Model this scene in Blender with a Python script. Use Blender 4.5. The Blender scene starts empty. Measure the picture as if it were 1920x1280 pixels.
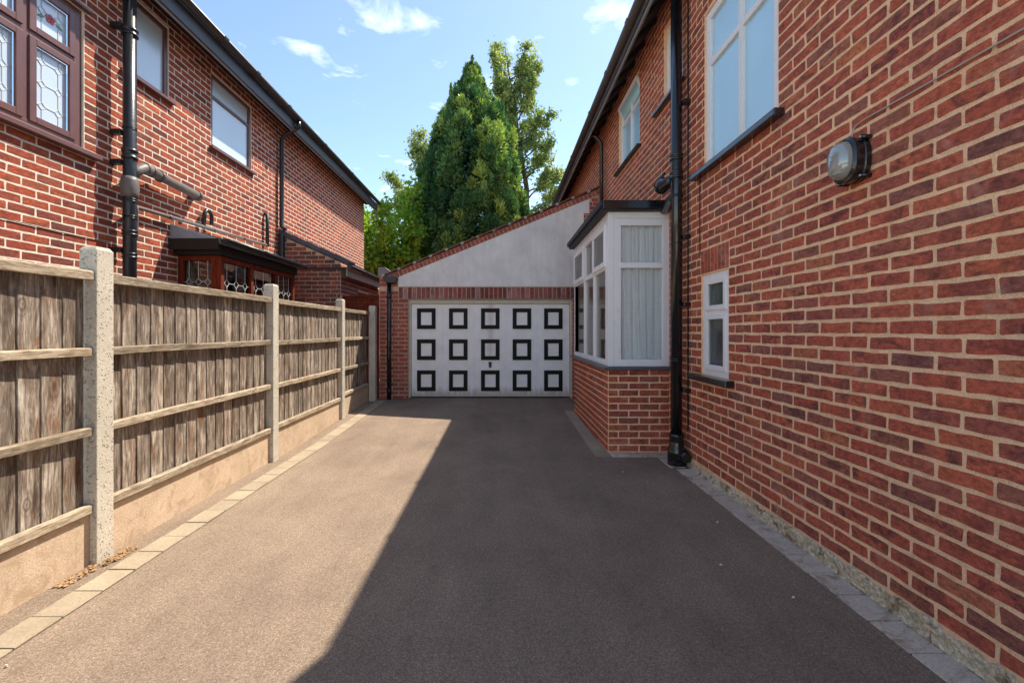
import bpy, bmesh, math, random
import numpy as np
from mathutils import Vector, Matrix

random.seed(7)
RNG = np.random.default_rng(11)
scene = bpy.context.scene
COL = scene.collection

# ------------------------------------------------------------------ camera
CAM_H = 1.32
F_PX, VX, VY = 826.0, 938.0, 619.0            # focal length and vanishing point (1920 px wide picture)
cam_d = bpy.data.cameras.new("camera")
cam = bpy.data.objects.new("camera", cam_d)
COL.objects.link(cam)
cam.location = (0, 0, CAM_H)
cam.rotation_euler = (math.radians(90), 0, 0)
cam_d.sensor_width = 36
cam_d.lens = 36 * F_PX / 1920
cam_d.shift_x = (960 - VX) / 1920
cam_d.shift_y = (VY - 640) / 1920
cam_d.clip_start = 0.05
cam_d.clip_end = 2000
scene.camera = cam

# ------------------------------------------------------------------ sun, sky, exposure
SUN = Vector((0.445, 0.45, 1.0)).normalized()
sun_d = bpy.data.lights.new("sun", 'SUN')
sun_d.energy = 2.0
sun_d.angle = math.radians(0.5)
sun_d.color = (1.0, 0.91, 0.78)
sun = bpy.data.objects.new("sun", sun_d)
COL.objects.link(sun)
sun.rotation_euler = SUN.to_track_quat('Z', 'Y').to_euler()
sun.location = SUN * 60

world = bpy.data.worlds.new("World")
scene.world = world
world.use_nodes = True
wn = world.node_tree
wn.nodes.clear()


def wnode(t, **k):
    n = wn.nodes.new(t)
    for a, b in k.items():
        setattr(n, a, b)
    return n


w_out = wnode('ShaderNodeOutputWorld')
w_bg = wnode('ShaderNodeBackground')
w_bg.inputs['Strength'].default_value = 0.135
w_sky = wnode('ShaderNodeTexSky')
w_sky.sky_type = 'NISHITA'
w_sky.sun_disc = False
w_sky.sun_elevation = math.asin(SUN.z)
w_sky.sun_rotation = math.atan2(SUN.x, SUN.y)
w_sky.air_density = 1.0
w_sky.dust_density = 0.4
w_sky.ozone_density = 1.0
w_hs = wnode('ShaderNodeHueSaturation')
w_hs.inputs['Saturation'].default_value = 1.0
w_tint = wnode('ShaderNodeMix', data_type='RGBA', blend_type='MULTIPLY')
w_tint.inputs['Factor'].default_value = 1
w_tint.inputs['B'].default_value = (0.49, 0.495, 0.475, 1)
wn.links.new(w_sky.outputs[0], w_tint.inputs['A'])
wn.links.new(w_tint.outputs['Result'], w_hs.inputs['Color'])
# thin fair-weather clouds, laid on a flat layer high above
w_tc = wnode('ShaderNodeTexCoord')
w_sep = wnode('ShaderNodeSeparateXYZ')
wn.links.new(w_tc.outputs['Generated'], w_sep.inputs[0])
w_mx = wnode('ShaderNodeMath', operation='MAXIMUM')
wn.links.new(w_sep.outputs['Z'], w_mx.inputs[0]); w_mx.inputs[1].default_value = 0.03
w_dx = wnode('ShaderNodeMath', operation='DIVIDE'); w_dy = wnode('ShaderNodeMath', operation='DIVIDE')
wn.links.new(w_sep.outputs['X'], w_dx.inputs[0]); wn.links.new(w_mx.outputs[0], w_dx.inputs[1])
wn.links.new(w_sep.outputs['Y'], w_dy.inputs[0]); wn.links.new(w_mx.outputs[0], w_dy.inputs[1])
w_cmb = wnode('ShaderNodeCombineXYZ')
wn.links.new(w_dx.outputs[0], w_cmb.inputs[0]); wn.links.new(w_dy.outputs[0], w_cmb.inputs[1])
w_cmb.inputs[2].default_value = 4.3
w_n1 = wnode('ShaderNodeTexNoise')
w_n1.inputs['Scale'].default_value = 2.6
w_n1.inputs['Detail'].default_value = 9
w_n1.inputs['Roughness'].default_value = 0.56
w_n1.inputs['Distortion'].default_value = 0.4
w_map = wnode('ShaderNodeMapping')
w_map.inputs['Scale'].default_value = (1.75, 1.75, 1)
w_map.inputs['Location'].default_value = (0.56, -1.07, 0)
wn.links.new(w_cmb.outputs[0], w_map.inputs['Vector'])
wn.links.new(w_map.outputs[0], w_n1.inputs['Vector'])
w_rmp = wnode('ShaderNodeValToRGB')
w_rmp.color_ramp.elements[0].position = 0.58
w_rmp.color_ramp.elements[1].position = 1.0
wn.links.new(w_n1.outputs['Fac'], w_rmp.inputs[0])
w_mix = wnode('ShaderNodeMix', data_type='RGBA')
w_mix.inputs['B'].default_value = (6.0, 5.9, 6.0, 1)
w_op = wnode('ShaderNodeMath', operation='MULTIPLY')
w_op.inputs[1].default_value = 0.75
wn.links.new(w_rmp.outputs['Color'], w_op.inputs[0])
wn.links.new(w_op.outputs[0], w_mix.inputs['Factor'])
wn.links.new(w_hs.outputs[0], w_mix.inputs['A'])
wn.links.new(w_mix.outputs['Result'], w_bg.inputs['Color'])
wn.links.new(w_bg.outputs[0], w_out.inputs[0])

scene.view_settings.view_transform = 'Standard'
scene.view_settings.look = 'None'
scene.view_settings.exposure = 2.05
scene.view_settings.gamma = 1
scene.view_settings.use_curve_mapping = False
scene.render.engine = 'CYCLES'
scene.cycles.max_bounces = 8
scene.cycles.transparent_max_bounces = 12
scene.cycles.use_denoising = True


# ------------------------------------------------------------------ helpers
def srgb(r, g, b):
    def f(c):
        c /= 255
        return c / 12.92 if c <= .04045 else ((c + .055) / 1.055) ** 2.4
    return (f(r), f(g), f(b), 1)


def proj(p):
    y = max(p[1], 0.05)
    return VX + F_PX * p[0] / y, VY - F_PX * (p[2] - CAM_H) / y


def ground_z(y):
    return 0.0 if y < 5 else min((y - 5) * 0.03, 0.105)


class MB:
    """collects shapes; build() links them as one mesh object"""
    def __init__(s):
        s.v, s.f, s.sm = [], [], []

    def add(s, vs, fs, smooth=False):
        o = len(s.v)
        s.v += [tuple(p) for p in vs]
        for f in fs:
            s.f.append(tuple(i + o for i in f)); s.sm.append(smooth)
        return s

    def box(s, x0, x1, y0, y1, z0, z1):
        vs = [(x, y, z) for z in (z0, z1) for y in (y0, y1) for x in (x0, x1)]
        return s.add(vs, [(0, 2, 3, 1), (4, 5, 7, 6), (0, 1, 5, 4), (2, 6, 7, 3), (0, 4, 6, 2), (1, 3, 7, 5)])

    def pbox(s, pl, u0, u1, v0, v1, n0, n1):
        vs = [pl.pt(u, v, n) for n in (n0, n1) for v in (v0, v1) for u in (u0, u1)]
        return s.add(vs, [(0, 2, 3, 1), (4, 5, 7, 6), (0, 1, 5, 4), (2, 6, 7, 3), (0, 4, 6, 2), (1, 3, 7, 5)])

    def frame(s, pl, u0, u1, v0, v1, w, n0, n1):
        s.pbox(pl, u0, u0 + w, v0, v1, n0, n1); s.pbox(pl, u1 - w, u1, v0, v1, n0, n1)
        s.pbox(pl, u0 + w, u1 - w, v0, v0 + w, n0, n1); s.pbox(pl, u0 + w, u1 - w, v1 - w, v1, n0, n1)
        return s

    def prism(s, pl, pts, n0, n1):
        k = len(pts)
        vs = [pl.pt(u, v, n0) for u, v in pts] + [pl.pt(u, v, n1) for u, v in pts]
        fs = [tuple(range(k)), tuple(range(2 * k - 1, k - 1, -1))]
        fs += [(i, (i + 1) % k, (i + 1) % k + k, i + k) for i in range(k)]
        return s.add(vs, fs)

    def tube(s, path, r, n=14, caps=True):
        path = [Vector(p) for p in path]
        rs = r if isinstance(r, (list, tuple)) else [r] * len(path)
        vs, fs = [], []
        prev = None
        for i, p in enumerate(path):
            t = (path[min(i + 1, len(path) - 1)] - path[max(i - 1, 0)])
            if t.length < 1e-9:
                t = prev_t
            t = t.normalized(); prev_t = t
            if prev is None:
                a = t.orthogonal().normalized()
            else:
                a = (prev - t * prev.dot(t)).normalized()
            prev = a
            b = t.cross(a)
            for k in range(n):
                an = 2 * math.pi * k / n
                vs.append(p + (a * math.cos(an) + b * math.sin(an)) * rs[i])
        for i in range(len(path) - 1):
            for k in range(n):
                fs.append((i * n + k, i * n + (k + 1) % n, (i + 1) * n + (k + 1) % n, (i + 1) * n + k))
        s.add(vs, fs, True)
        if caps:
            o = len(s.v) - len(vs)
            s.f.append(tuple(o + k for k in range(n))[::-1]); s.sm.append(False)
            o2 = o + (len(path) - 1) * n
            s.f.append(tuple(o2 + k for k in range(n))); s.sm.append(False)
        return s

    def build(s, name, material, parent=None, bevel=0, recalc=True):
        me = bpy.data.meshes.new(name)
        me.from_pydata(s.v, [], s.f)
        me.polygons.foreach_set('use_smooth', s.sm)
        if recalc:
            bm = bmesh.new(); bm.from_mesh(me)
            bmesh.ops.recalc_face_normals(bm, faces=bm.faces)
            bm.to_mesh(me); bm.free()
        me.materials.append(material)
        o = link(name, me, parent)
        if bevel:
            m = o.modifiers.new('bevel', 'BEVEL')
            m.width = bevel; m.segments = 2; m.limit_method = 'ANGLE'; m.angle_limit = math.radians(40)
        return o


def link(name, data, parent=None):
    o = bpy.data.objects.new(name, data)
    COL.objects.link(o)
    if parent is not None:
        set_parent(o, parent)
    return o


def set_parent(o, p):
    o.parent = p
    o.matrix_parent_inverse = Matrix.Translation(-p.location)


def thing(name, label, cat, loc, group=None):
    o = bpy.data.objects.new(name, None)
    COL.objects.link(o)
    o.location = loc
    o.empty_display_size = 0.2
    return tag(o, label, cat, group)


def tag(o, label, cat, group=None):
    o['label'] = label; o['category'] = cat
    if group:
        o['group'] = group
    return o


def struct(o):
    o['kind'] = 'structure'
    return o


class Plane:
    def __init__(s, origin, U, V, N):
        s.o, s.U, s.V, s.N = Vector(origin), Vector(U), Vector(V), Vector(N)

    def pt(s, u, v, n=0):
        return s.o + s.U * u + s.V * v + s.N * n


# ------------------------------------------------------------------ materials
class NT:
    def __init__(s, name):
        s.m = bpy.data.materials.new(name)
        s.m.use_nodes = True
        s.t = s.m.node_tree
        s.b = s.t.nodes['Principled BSDF']
        s.out = s.t.nodes['Material Output']

    def n(s, t, **k):
        nd = s.t.nodes.new(t)
        for a, b in k.items():
            setattr(nd, a, b)
        return nd

    def l(s, a, b):
        s.t.links.new(a, b)

    def pos(s):
        return s.n('ShaderNodeNewGeometry').outputs['Position']

    def mapping(s, vec, scale=(1, 1, 1), loc=(0, 0, 0)):
        m = s.n('ShaderNodeMapping')
        m.inputs['Scale'].default_value = scale
        m.inputs['Location'].default_value = loc
        s.l(vec, m.inputs['Vector'])
        return m.outputs[0]

    def noise(s, vec, scale, detail=4, rough=.55, dist=0.0):
        n = s.n('ShaderNodeTexNoise')
        n.inputs['Scale'].default_value = scale
        n.inputs['Detail'].default_value = detail
        n.inputs['Roughness'].default_value = rough
        n.inputs['Distortion'].default_value = dist
        s.l(vec, n.inputs['Vector'])
        return n.outputs['Fac']

    def ramp(s, fac, stops, interp='LINEAR'):
        r = s.n('ShaderNodeValToRGB')
        cr = r.color_ramp
        cr.interpolation = interp
        while len(cr.elements) < len(stops):
            cr.elements.new(0.5)
        for e, (p, c) in zip(cr.elements, stops):
            e.position = p
            e.color = c if len(c) == 4 else (*c, 1)
        s.l(fac, r.inputs[0])
        return r.outputs['Color']

    def mix(s, fac, a, b, mode='MIX'):
        m = s.n('ShaderNodeMix', data_type='RGBA', blend_type=mode)
        for key, val in (('Factor', fac), ('A', a), ('B', b)):
            if isinstance(val, (int, float)):
                m.inputs[key].default_value = val
            elif isinstance(val, tuple):
                m.inputs[key].default_value = val if len(val) == 4 else (*val, 1)
            else:
                s.l(val, m.inputs[key])
        return m.outputs['Result']

    def math(s, op, a, b=None):
        m = s.n('ShaderNodeMath', operation=op)
        for i, val in enumerate((a, b)):
            if val is None:
                continue
            if isinstance(val, (int, float)):
                m.inputs[i].default_value = val
            else:
                s.l(val, m.inputs[i])
        return m.outputs[0]

    def bump(s, h, strength=.3, dist=.01):
        b = s.n('ShaderNodeBump')
        b.inputs['Strength'].default_value = strength
        b.inputs['Distance'].default_value = dist
        s.l(h, b.inputs['Height'])
        s.l(b.outputs[0], s.b.inputs['Normal'])
        return b

    def set(s, color=None, rough=None, spec=None, **k):
        if color is not None:
            if isinstance(color, tuple):
                s.b.inputs['Base Color'].default_value = color if len(color) == 4 else (*color, 1)
            else:
                s.l(color, s.b.inputs['Base Color'])
        if rough is not None:
            if isinstance(rough, (int, float)):
                s.b.inputs['Roughness'].default_value = rough
            else:
                s.l(rough, s.b.inputs['Roughness'])
        if spec is not None:
            s.b.inputs['Specular IOR Level'].default_value = spec
        for a, b in k.items():
            s.b.inputs[a.replace('_', ' ')].default_value = b
        return s.m


def brick_id(t):
    """one random number per brick: a face attribute in joined meshes, the object colour on single bricks"""
    a = t.n('ShaderNodeAttribute', attribute_name='bid')
    oi = t.n('ShaderNodeObjectInfo')
    sp = t.n('ShaderNodeSeparateColor')
    t.l(oi.outputs['Color'], sp.inputs[0])
    return t.math('ADD', a.outputs['Fac'], sp.outputs[0])


def brick_mat(name, stops, dark, pale, stain=.5, rough=.85, grain=(1, 1, 1)):
    t = NT(name)
    p = t.pos()
    i = brick_id(t)
    base = t.ramp(i, stops)
    i2 = t.math('FRACT', t.math('MULTIPLY', i, 13.7))
    off = t.n('ShaderNodeCombineXYZ')
    t.l(t.math('MULTIPLY', i, 37.0), off.inputs[0]); t.l(t.math('MULTIPLY', i, 91.0), off.inputs[2])
    va = t.n('ShaderNodeVectorMath', operation='ADD')
    t.l(p, va.inputs[0]); t.l(off.outputs[0], va.inputs[1])
    q = t.mapping(va.outputs[0], grain)
    n1 = t.noise(q, 15, 5, .65, .8)
    st = t.ramp(n1, [(.44, (0, 0, 0)), (.62, (1, 1, 1))])
    c = t.mix(t.math('MULTIPLY', st, t.math('ADD', t.math('MULTIPLY', i2, stain * 1.0), stain * .3)), base, dark)
    n2 = t.noise(q, 55, 5, .65)
    n6 = t.noise(p, 260, 3, .75)
    c = t.mix(.9, c, t.ramp(n2, [(.25, (.45, .44, .46)), (.5, (1, 1, 1)), (.75, (1.55, 1.46, 1.4))]), 'MULTIPLY')
    c = t.mix(.7, c, t.ramp(n6, [(.3, (.55, .55, .56)), (.5, (1, 1, 1)), (.7, (1.45, 1.42, 1.4))]), 'MULTIPLY')
    n3 = t.noise(p, 130, 3, .7)
    c = t.mix(t.ramp(n3, [(.63, (0, 0, 0)), (.76, (.6, .6, .6))]), c, pale)
    n4 = t.noise(p, 1.1, 3, .6)
    c = t.mix(.5, c, t.ramp(n4, [(.3, (.72, .72, .75)), (.7, (1.2, 1.18, 1.12))]), 'MULTIPLY')
    n7 = t.noise(p, 2.7, 6, .7, .8)
    c = t.mix(t.ramp(n7, [(.58, (0, 0, 0)), (.75, (.28, .28, .28))]), c, pale)
    h = t.math('ADD', t.math('MULTIPLY', n2, .7), t.math('MULTIPLY', n3, .6))
    t.bump(h, 1.0, .008)
    return t.set(c, rough, .25)


M = {}
M['brick_right'] = brick_mat('brick_red_brown', [
    (0, srgb(176, 98, 82)), (.25, srgb(202, 106, 80)), (.5, srgb(188, 96, 76)), (.72, srgb(208, 112, 82)),
    (.86, srgb(156, 100, 88)), (1, srgb(212, 124, 86))], srgb(110, 69, 66), srgb(226, 200, 180), .72, .85, (1, .7, 1.15))
M['brick_left'] = brick_mat('brick_orange_red', [
    (0, srgb(164, 76, 54)), (.3, srgb(180, 88, 60)), (.55, srgb(140, 70, 56)), (.75, srgb(190, 98, 64)),
    (.9, srgb(110, 64, 58)), (1, srgb(196, 104, 68))], srgb(96, 60, 56), srgb(206, 170, 148), .55, .9, (1, .5, 1.2))
M['brick_garage'] = brick_mat('brick_garage_red', [
    (0, srgb(176, 92, 76)), (.4, srgb(196, 102, 80)), (.7, srgb(158, 86, 76)), (1, srgb(190, 116, 96))],
    srgb(124, 84, 80), srgb(190, 160, 148), .6, .85, (.5, 1, 1.2))
M['brick_lintel'] = brick_mat('brick_lintel', [
    (0, srgb(164, 100, 92)), (.35, srgb(152, 78, 68)), (.6, srgb(128, 76, 74)), (.8, srgb(186, 140, 132)),
    (1, srgb(160, 86, 72))], srgb(92, 62, 64), srgb(186, 160, 152), .6, .85, (1, 1, .5))
M['brick_dark'] = brick_mat('brick_extension_brown', [
    (0, srgb(150, 84, 68)), (.35, srgb(122, 78, 70)), (.7, srgb(172, 96, 72)), (1, srgb(104, 76, 72))],
    srgb(88, 68, 68), srgb(170, 146, 132), .6, .85, (.5, 1, 1.2))


def mortar_mat(name, col, var=.2, low=None):
    t = NT(name)
    p = t.pos()
    n1 = t.noise(p, 3, 4, .6); n2 = t.noise(p, 160, 4, .7); n3 = t.noise(p, 20, 3)
    c = t.mix(1, col, t.ramp(n1, [(.3, (1 - var,) * 3), (.7, (1 + var,) * 3)]), 'MULTIPLY')
    c = t.mix(.8, c, t.ramp(n2, [(.3, (.68, .66, .64)), (.6, (1.12, 1.12, 1.12))]), 'MULTIPLY')
    c = t.mix(.6, c, t.ramp(n3, [(.35, (.8, .8, .8)), (.6, (1.1, 1.1, 1.1))]), 'MULTIPLY')
    t.bump(t.math('ADD', n2, t.math('MULTIPLY', n3, 1.5)), .6, .006)
    return t.set(c, .95, .1)


M['mortar_right'] = mortar_mat('mortar_tan', srgb(255, 212, 170), .08)
M['mortar_left'] = mortar_mat('mortar_cream', srgb(238, 224, 204), .08)
M['mortar_garage'] = mortar_mat('mortar_garage', srgb(214, 186, 166), .15)
M['mortar_dark'] = mortar_mat('mortar_extension', srgb(206, 182, 160), .15)


def tarmac():
    t = NT('tarmac')
    p = t.pos()
    wob = t.n('ShaderNodeVectorMath', operation='ADD')
    nz = t.n('ShaderNodeTexNoise'); nz.inputs['Scale'].default_value = 60; t.l(p, nz.inputs['Vector'])
    sc = t.n('ShaderNodeVectorMath', operation='SCALE'); sc.inputs['Scale'].default_value = .008
    t.l(nz.outputs['Color'], sc.inputs[0]); t.l(p, wob.inputs[0]); t.l(sc.outputs[0], wob.inputs[1])
    v = t.n('ShaderNodeTexVoronoi'); v.inputs['Scale'].default_value = 230          # crushed stone showing at the surface
    t.l(wob.outputs[0], v.inputs['Vector'])
    sp = t.n('ShaderNodeSeparateColor'); t.l(v.outputs['Color'], sp.inputs[0])
    n1 = t.noise(p, 70, 5, .75)
    n3 = t.noise(p, .9, 5, .62, .5)
    n4 = t.noise(t.mapping(p, (1, .5, 1)), 5, 4, .6)
    c = t.ramp(sp.outputs[0], [(0, srgb(122, 106, 92)), (.4, srgb(141, 123, 107)), (.8, srgb(151, 133, 115)), (1, srgb(170, 151, 132))])
    c = t.mix(.85, c, t.ramp(v.outputs['Distance'], [(.3, (1.04, 1.04, 1.04)), (.8, (.7, .69, .68))]), 'MULTIPLY')
    c = t.mix(.8, c, t.ramp(n1, [(.28, (.66, .65, .64)), (.5, (1.0, 1.0, 1.0)), (.72, (1.2, 1.19, 1.17))]), 'MULTIPLY')
    c = t.mix(.8, c, t.ramp(n3, [(.3, (.78, .77, .76)), (.7, (1.2, 1.2, 1.18))]), 'MULTIPLY')
    c = t.mix(.5, c, t.ramp(n4, [(.3, (.82, .82, .82)), (.7, (1.14, 1.14, 1.12))]), 'MULTIPLY')
    n5 = t.noise(p, 1.7, 6, .7, 1.2)
    c = t.mix(t.ramp(n5, [(.62, (0, 0, 0)), (.76, (.4, .4, .4))]), c, srgb(88, 77, 66))
    n6 = t.noise(t.mapping(p, (2.4, .16, 1)), 1.3, 4, .6, .3)          # faint wheel tracks along the drive
    c = t.mix(.6, c, t.ramp(n6, [(.32, (.84, .84, .85)), (.66, (1.1, 1.1, 1.08))]), 'MULTIPLY')
    n7 = t.noise(p, 5.5, 5, .6, .6)
    c = t.mix(t.ramp(n7, [(.71, (0, 0, 0)), (.78, (.45, .45, .45))]), c, srgb(70, 62, 54))
    t.bump(t.math('SUBTRACT', t.math('MULTIPLY', n1, .8), v.outputs['Distance']), .4, .003)
    return t.set(c, .92, .2)


M['tarmac'] = tarmac()


def stone_mat(name, col, scale=60, var=.25, rough=.9, bump=.5, dirt=None, pit=0):
    t = NT(name)
    p = t.pos()
    oi = t.n('ShaderNodeObjectInfo').outputs['Random']
    n1 = t.noise(p, scale, 5, .7); n2 = t.noise(p, 3.5, 5, .65, .4); n3 = t.noise(p, scale * 4, 2, .6)
    c = t.mix(1, col, t.ramp(n1, [(.3, (1 - var,) * 3), (.7, (1 + var,) * 3)]), 'MULTIPLY')
    c = t.mix(.6, c, t.ramp(n2, [(.3, (.74, .73, .7)), (.7, (1.16, 1.16, 1.16))]), 'MULTIPLY')
    c = t.mix(.5, c, t.ramp(n3, [(.3, (.8, .8, .8)), (.7, (1.15, 1.15, 1.15))]), 'MULTIPLY')
    c = t.mix(.35, c, t.ramp(oi, [(0, (.7, .7, .7)), (1, (1.25, 1.22, 1.18))]), 'MULTIPLY')
    h = t.math('ADD', n1, t.math('MULTIPLY', n3, .4))
    if dirt:
        n5 = t.noise(p, 7, 6, .72, .8)
        c = t.mix(t.ramp(n5, [(.5, (0, 0, 0)), (.62, (.85, .85, .85))]), c, dirt)
    if pit:
        v = t.n('ShaderNodeTexVoronoi')
        v.inputs['Scale'].default_value = pit
        q = t.mapping(p, (1, 1, 1.0))
        t.l(q, v.inputs['Vector'])
        pm = t.ramp(t.math('ADD', v.outputs['Distance'], t.math('MULTIPLY', t.math('SUBTRACT', t.noise(p, 25, 2), .5), .9)),
                    [(.14, (0, 0, 0)), (.26, (1, 1, 1))])
        c = t.mix(t.math('MULTIPLY', t.math('SUBTRACT', 1.0, pm), .4), c, srgb(120, 108, 94))
        h = t.math('ADD', t.math('MULTIPLY', h, .5), t.math('MULTIPLY', pm, 1.5))
    t.bump(h, bump, .006)
    return t.set(c, rough, .2)


M['paver'] = stone_mat('block_paver_buff', srgb(166, 151, 129), 80, .16)
M['paver_grey'] = stone_mat('block_paver_grey', srgb(212, 196, 178), 80, .2, dirt=srgb(158, 140, 116))
M['concrete_post'] = stone_mat('concrete_post', srgb(210, 201, 184), 70, .15, bump=.9, pit=62)
M['gravel_board'] = stone_mat('gravel_board_concrete', srgb(208, 184, 158), 90, .16, bump=.5, dirt=srgb(184, 158, 130))
M['concrete_grey'] = stone_mat('kneeler_concrete', srgb(150, 142, 140), 60, .2)
M['plinth'] = stone_mat('plinth_flaking_render', srgb(206, 190, 164), 45, .5, bump=1.0, dirt=srgb(104, 84, 48))
M['soil'] = stone_mat('garden_soil', srgb(96, 88, 70), 20, .3)
M['added_bounce_ground'] = stone_mat('pale_bounce_ground', srgb(222, 212, 196), 30, .1)
M['path'] = stone_mat('side_path_concrete', srgb(150, 144, 134), 30, .2)


def render_mat():
    t = NT('white_roughcast')
    p = t.pos()
    n1 = t.noise(p, 130, 4, .7); n2 = t.noise(p, 2.2, 5, .65, .5); n3 = t.noise(t.mapping(p, (3, 3, .5)), 4, 4, .6)
    c = t.mix(1, srgb(248, 245, 241), t.ramp(n2, [(.3, (.84, .84, .84)), (.7, (1.06, 1.06, 1.06))]), 'MULTIPLY')
    c = t.mix(.6, c, t.ramp(n3, [(.3, (.86, .86, .85)), (.65, (1.04, 1.04, 1.04))]), 'MULTIPLY')
    c = t.mix(.5, c, t.ramp(n1, [(.3, (.75, .75, .75)), (.6, (1.1, 1.1, 1.1))]), 'MULTIPLY')
    t.bump(n1, .9, .008)
    return t.set(c, .95, .1)


M['render'] = render_mat()


def wood_mat(name, cols, streak, scale=1.0, knots=True, axis='Z'):
    t = NT(name)
    p = t.pos()
    oi = t.n('ShaderNodeObjectInfo')
    off = t.n('ShaderNodeCombineXYZ')
    t.l(t.math('MULTIPLY', oi.outputs['Random'], 53.0), off.inputs[0])
    t.l(t.math('MULTIPLY', oi.outputs['Random'], 17.0), off.inputs[2])
    va = t.n('ShaderNodeVectorMath', operation='ADD')
    t.l(p, va.inputs[0]); t.l(off.outputs[0], va.inputs[1])
    vec = va.outputs[0]
    sc = (1, 1, .10) if axis == 'Z' else ((1, .10, 1) if axis == 'Y' else (.10, 1, 1))
    sc2 = (1, 1, .25) if axis == 'Z' else ((1, .25, 1) if axis == 'Y' else (.25, 1, 1))
    g = t.mapping(vec, sc)
    n1 = t.noise(g, 90 * scale, 5, .7, .8)
    n2 = t.noise(g, 42 * scale, 5, .68, 1.2)
    n3 = t.noise(t.mapping(vec, sc2), 11, 5, .66, .8)
    n4 = t.noise(t.mapping(vec, sc2), 15 * scale, 4, .65, 1.0)
    n5 = t.noise(g, 320 * scale, 3, .7)
    c = t.ramp(t.math('ADD', t.math('MULTIPLY', n2, .55), t.math('MULTIPLY', n4, .45)), [(.37, cols[0]), (.5, cols[1]), (.63, cols[2])])
    c = t.mix(.55, c, t.ramp(n5, [(.3, (.6, .58, .56)), (.6, (1.15, 1.15, 1.15))]), 'MULTIPLY')
    c = t.mix(.7, c, t.ramp(n1, [(.3, (.55, .53, .5)), (.55, (1, 1, 1)), (.75, (1.35, 1.33, 1.3))]), 'MULTIPLY')
    c = t.mix(t.ramp(n3, [(.54, (0, 0, 0)), (.68, (.7, .7, .7))]), c, streak)
    c = t.mix(.6, c, t.ramp(oi.outputs['Random'], [(0, (.55, .53, .52)), (.5, (1, 1, 1)), (1, (1.45, 1.43, 1.4))]), 'MULTIPLY')
    h = n1
    if knots:
        v = t.n('ShaderNodeTexVoronoi')
        v.inputs['Scale'].default_value = 6.5
        t.l(t.mapping(vec, (1, 1, .55)), v.inputs['Vector'])
        k = t.ramp(t.math('ADD', v.outputs['Distance'], t.math('MULTIPLY', n1, .06)),
                   [(.05, (1, 1, 1)), (.09, (.15, .15, .15)), (.13, (.75, .75, .75)), (.19, (.1, .1, .1)), (.24, (.4, .4, .4)), (.32, (0, 0, 0))])
        c = t.mix(t.math('MULTIPLY', k, .85), c, srgb(66, 46, 34))
    t.bump(t.math('ADD', h, t.math('MULTIPLY', n5, .6)), .6, .004)
    return t.set(c, .9, .15)


M['fence_board'] = wood_mat('weathered_board', [srgb(86, 74, 65), srgb(142, 127, 113), srgb(202, 191, 176)], srgb(124, 82, 52))
M['fence_rail'] = wood_mat('weathered_rail', [srgb(112, 98, 84), srgb(166, 150, 128), srgb(200, 187, 164)], srgb(134, 110, 82), 1.6, False, 'Y')
M['gate_wood'] = wood_mat('stained_gate', [srgb(92, 42, 30), srgb(118, 54, 36), srgb(136, 66, 44)], srgb(88, 40, 28), .7, False)
M['mahogany'] = wood_mat('mahogany_frame', [srgb(96, 38, 24), srgb(124, 52, 32), srgb(140, 62, 40)], srgb(90, 36, 24), .7, False)
M['bark'] = wood_mat('bark', [srgb(70, 60, 50), srgb(104, 92, 78), srgb(140, 128, 112)], srgb(80, 70, 58), .4, False)


def plain(name, col, rough=.4, spec=.5, bump=None, dirt=None, var=.1):
    t = NT(name)
    p = t.pos()
    n1 = t.noise(p, 6, 5, .65)
    c = t.mix(1, col, t.ramp(n1, [(.3, (1 - var,) * 3), (.7, (1 + var * .5,) * 3)]), 'MULTIPLY')
    if dirt:
        n2 = t.noise(p, 14, 6, .7, .6)
        c = t.mix(t.ramp(n2, [(.56, (0, 0, 0)), (.72, (.7, .7, .7))]), c, dirt)
    if bump:
        t.bump(t.noise(p, bump[0], 4, .6), bump[1], .004)
    rr = t.math('ADD', t.math('MULTIPLY', n1, .2), rough - .1)
    return t.set(c, rr, spec)


M['upvc'] = plain('white_upvc', srgb(250, 249, 249), .3, var=.025)
M['white_paint'] = plain('white_gloss_paint', srgb(246, 244, 242), .4, bump=(40, .3), dirt=srgb(226, 222, 214), var=.04)
M['black_paint'] = plain('black_gloss_paint', srgb(26, 27, 30), .16, .8, (30, .12))
M['black_plastic'] = plain('black_plastic', srgb(34, 34, 36), .4, .5)
M['gutter_brown'] = plain('weathered_gutter', srgb(58, 52, 50), .45, .5, (25, .3), srgb(86, 78, 72))
M['gutter_grey'] = plain('sun_faded_gutter', srgb(92, 84, 80), .5, .5, (25, .3), srgb(64, 56, 54))
M['fascia_grey'] = plain('weathered_fascia', srgb(150, 146, 144), .6, .3, (30, .4), srgb(92, 84, 78))
M['fascia_dark'] = plain('dark_fascia', srgb(70, 72, 76), .45, .5)
M['soffit'] = plain('dark_soffit', srgb(50, 42, 38), .8, .2)
M['felt'] = plain('bitumen_felt', srgb(44, 46, 50), .55, .4, (120, .5))
M['lead'] = plain('lead_sheet', srgb(156, 160, 166), .45, .4, (20, .4), srgb(110, 112, 116))
M['tile_red'] = stone_mat('clay_tile_weathered', srgb(128, 88, 74), 40, .3, dirt=srgb(96, 84, 66))
M['tile_grey'] = stone_mat('concrete_tile_grey', srgb(92, 92, 98), 40, .25)
M['mortar_fillet'] = stone_mat('tile_bedding_mortar', srgb(186, 176, 168), 60, .2)
M['frame_brown'] = plain('rosewood_upvc', srgb(112, 78, 74), .35, .5)
M['pipe_grey'] = plain('weathered_grey_pipe', srgb(112, 104, 100), .5, .4, (40, .4), srgb(82, 72, 66))
M['soil_stack'] = plain('soil_stack_paint', srgb(42, 44, 48), .32, .5, (30, .4))
M['sill_black'] = plain('black_sill_paint', srgb(34, 36, 42), .2, .9, (30, .15))
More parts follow.
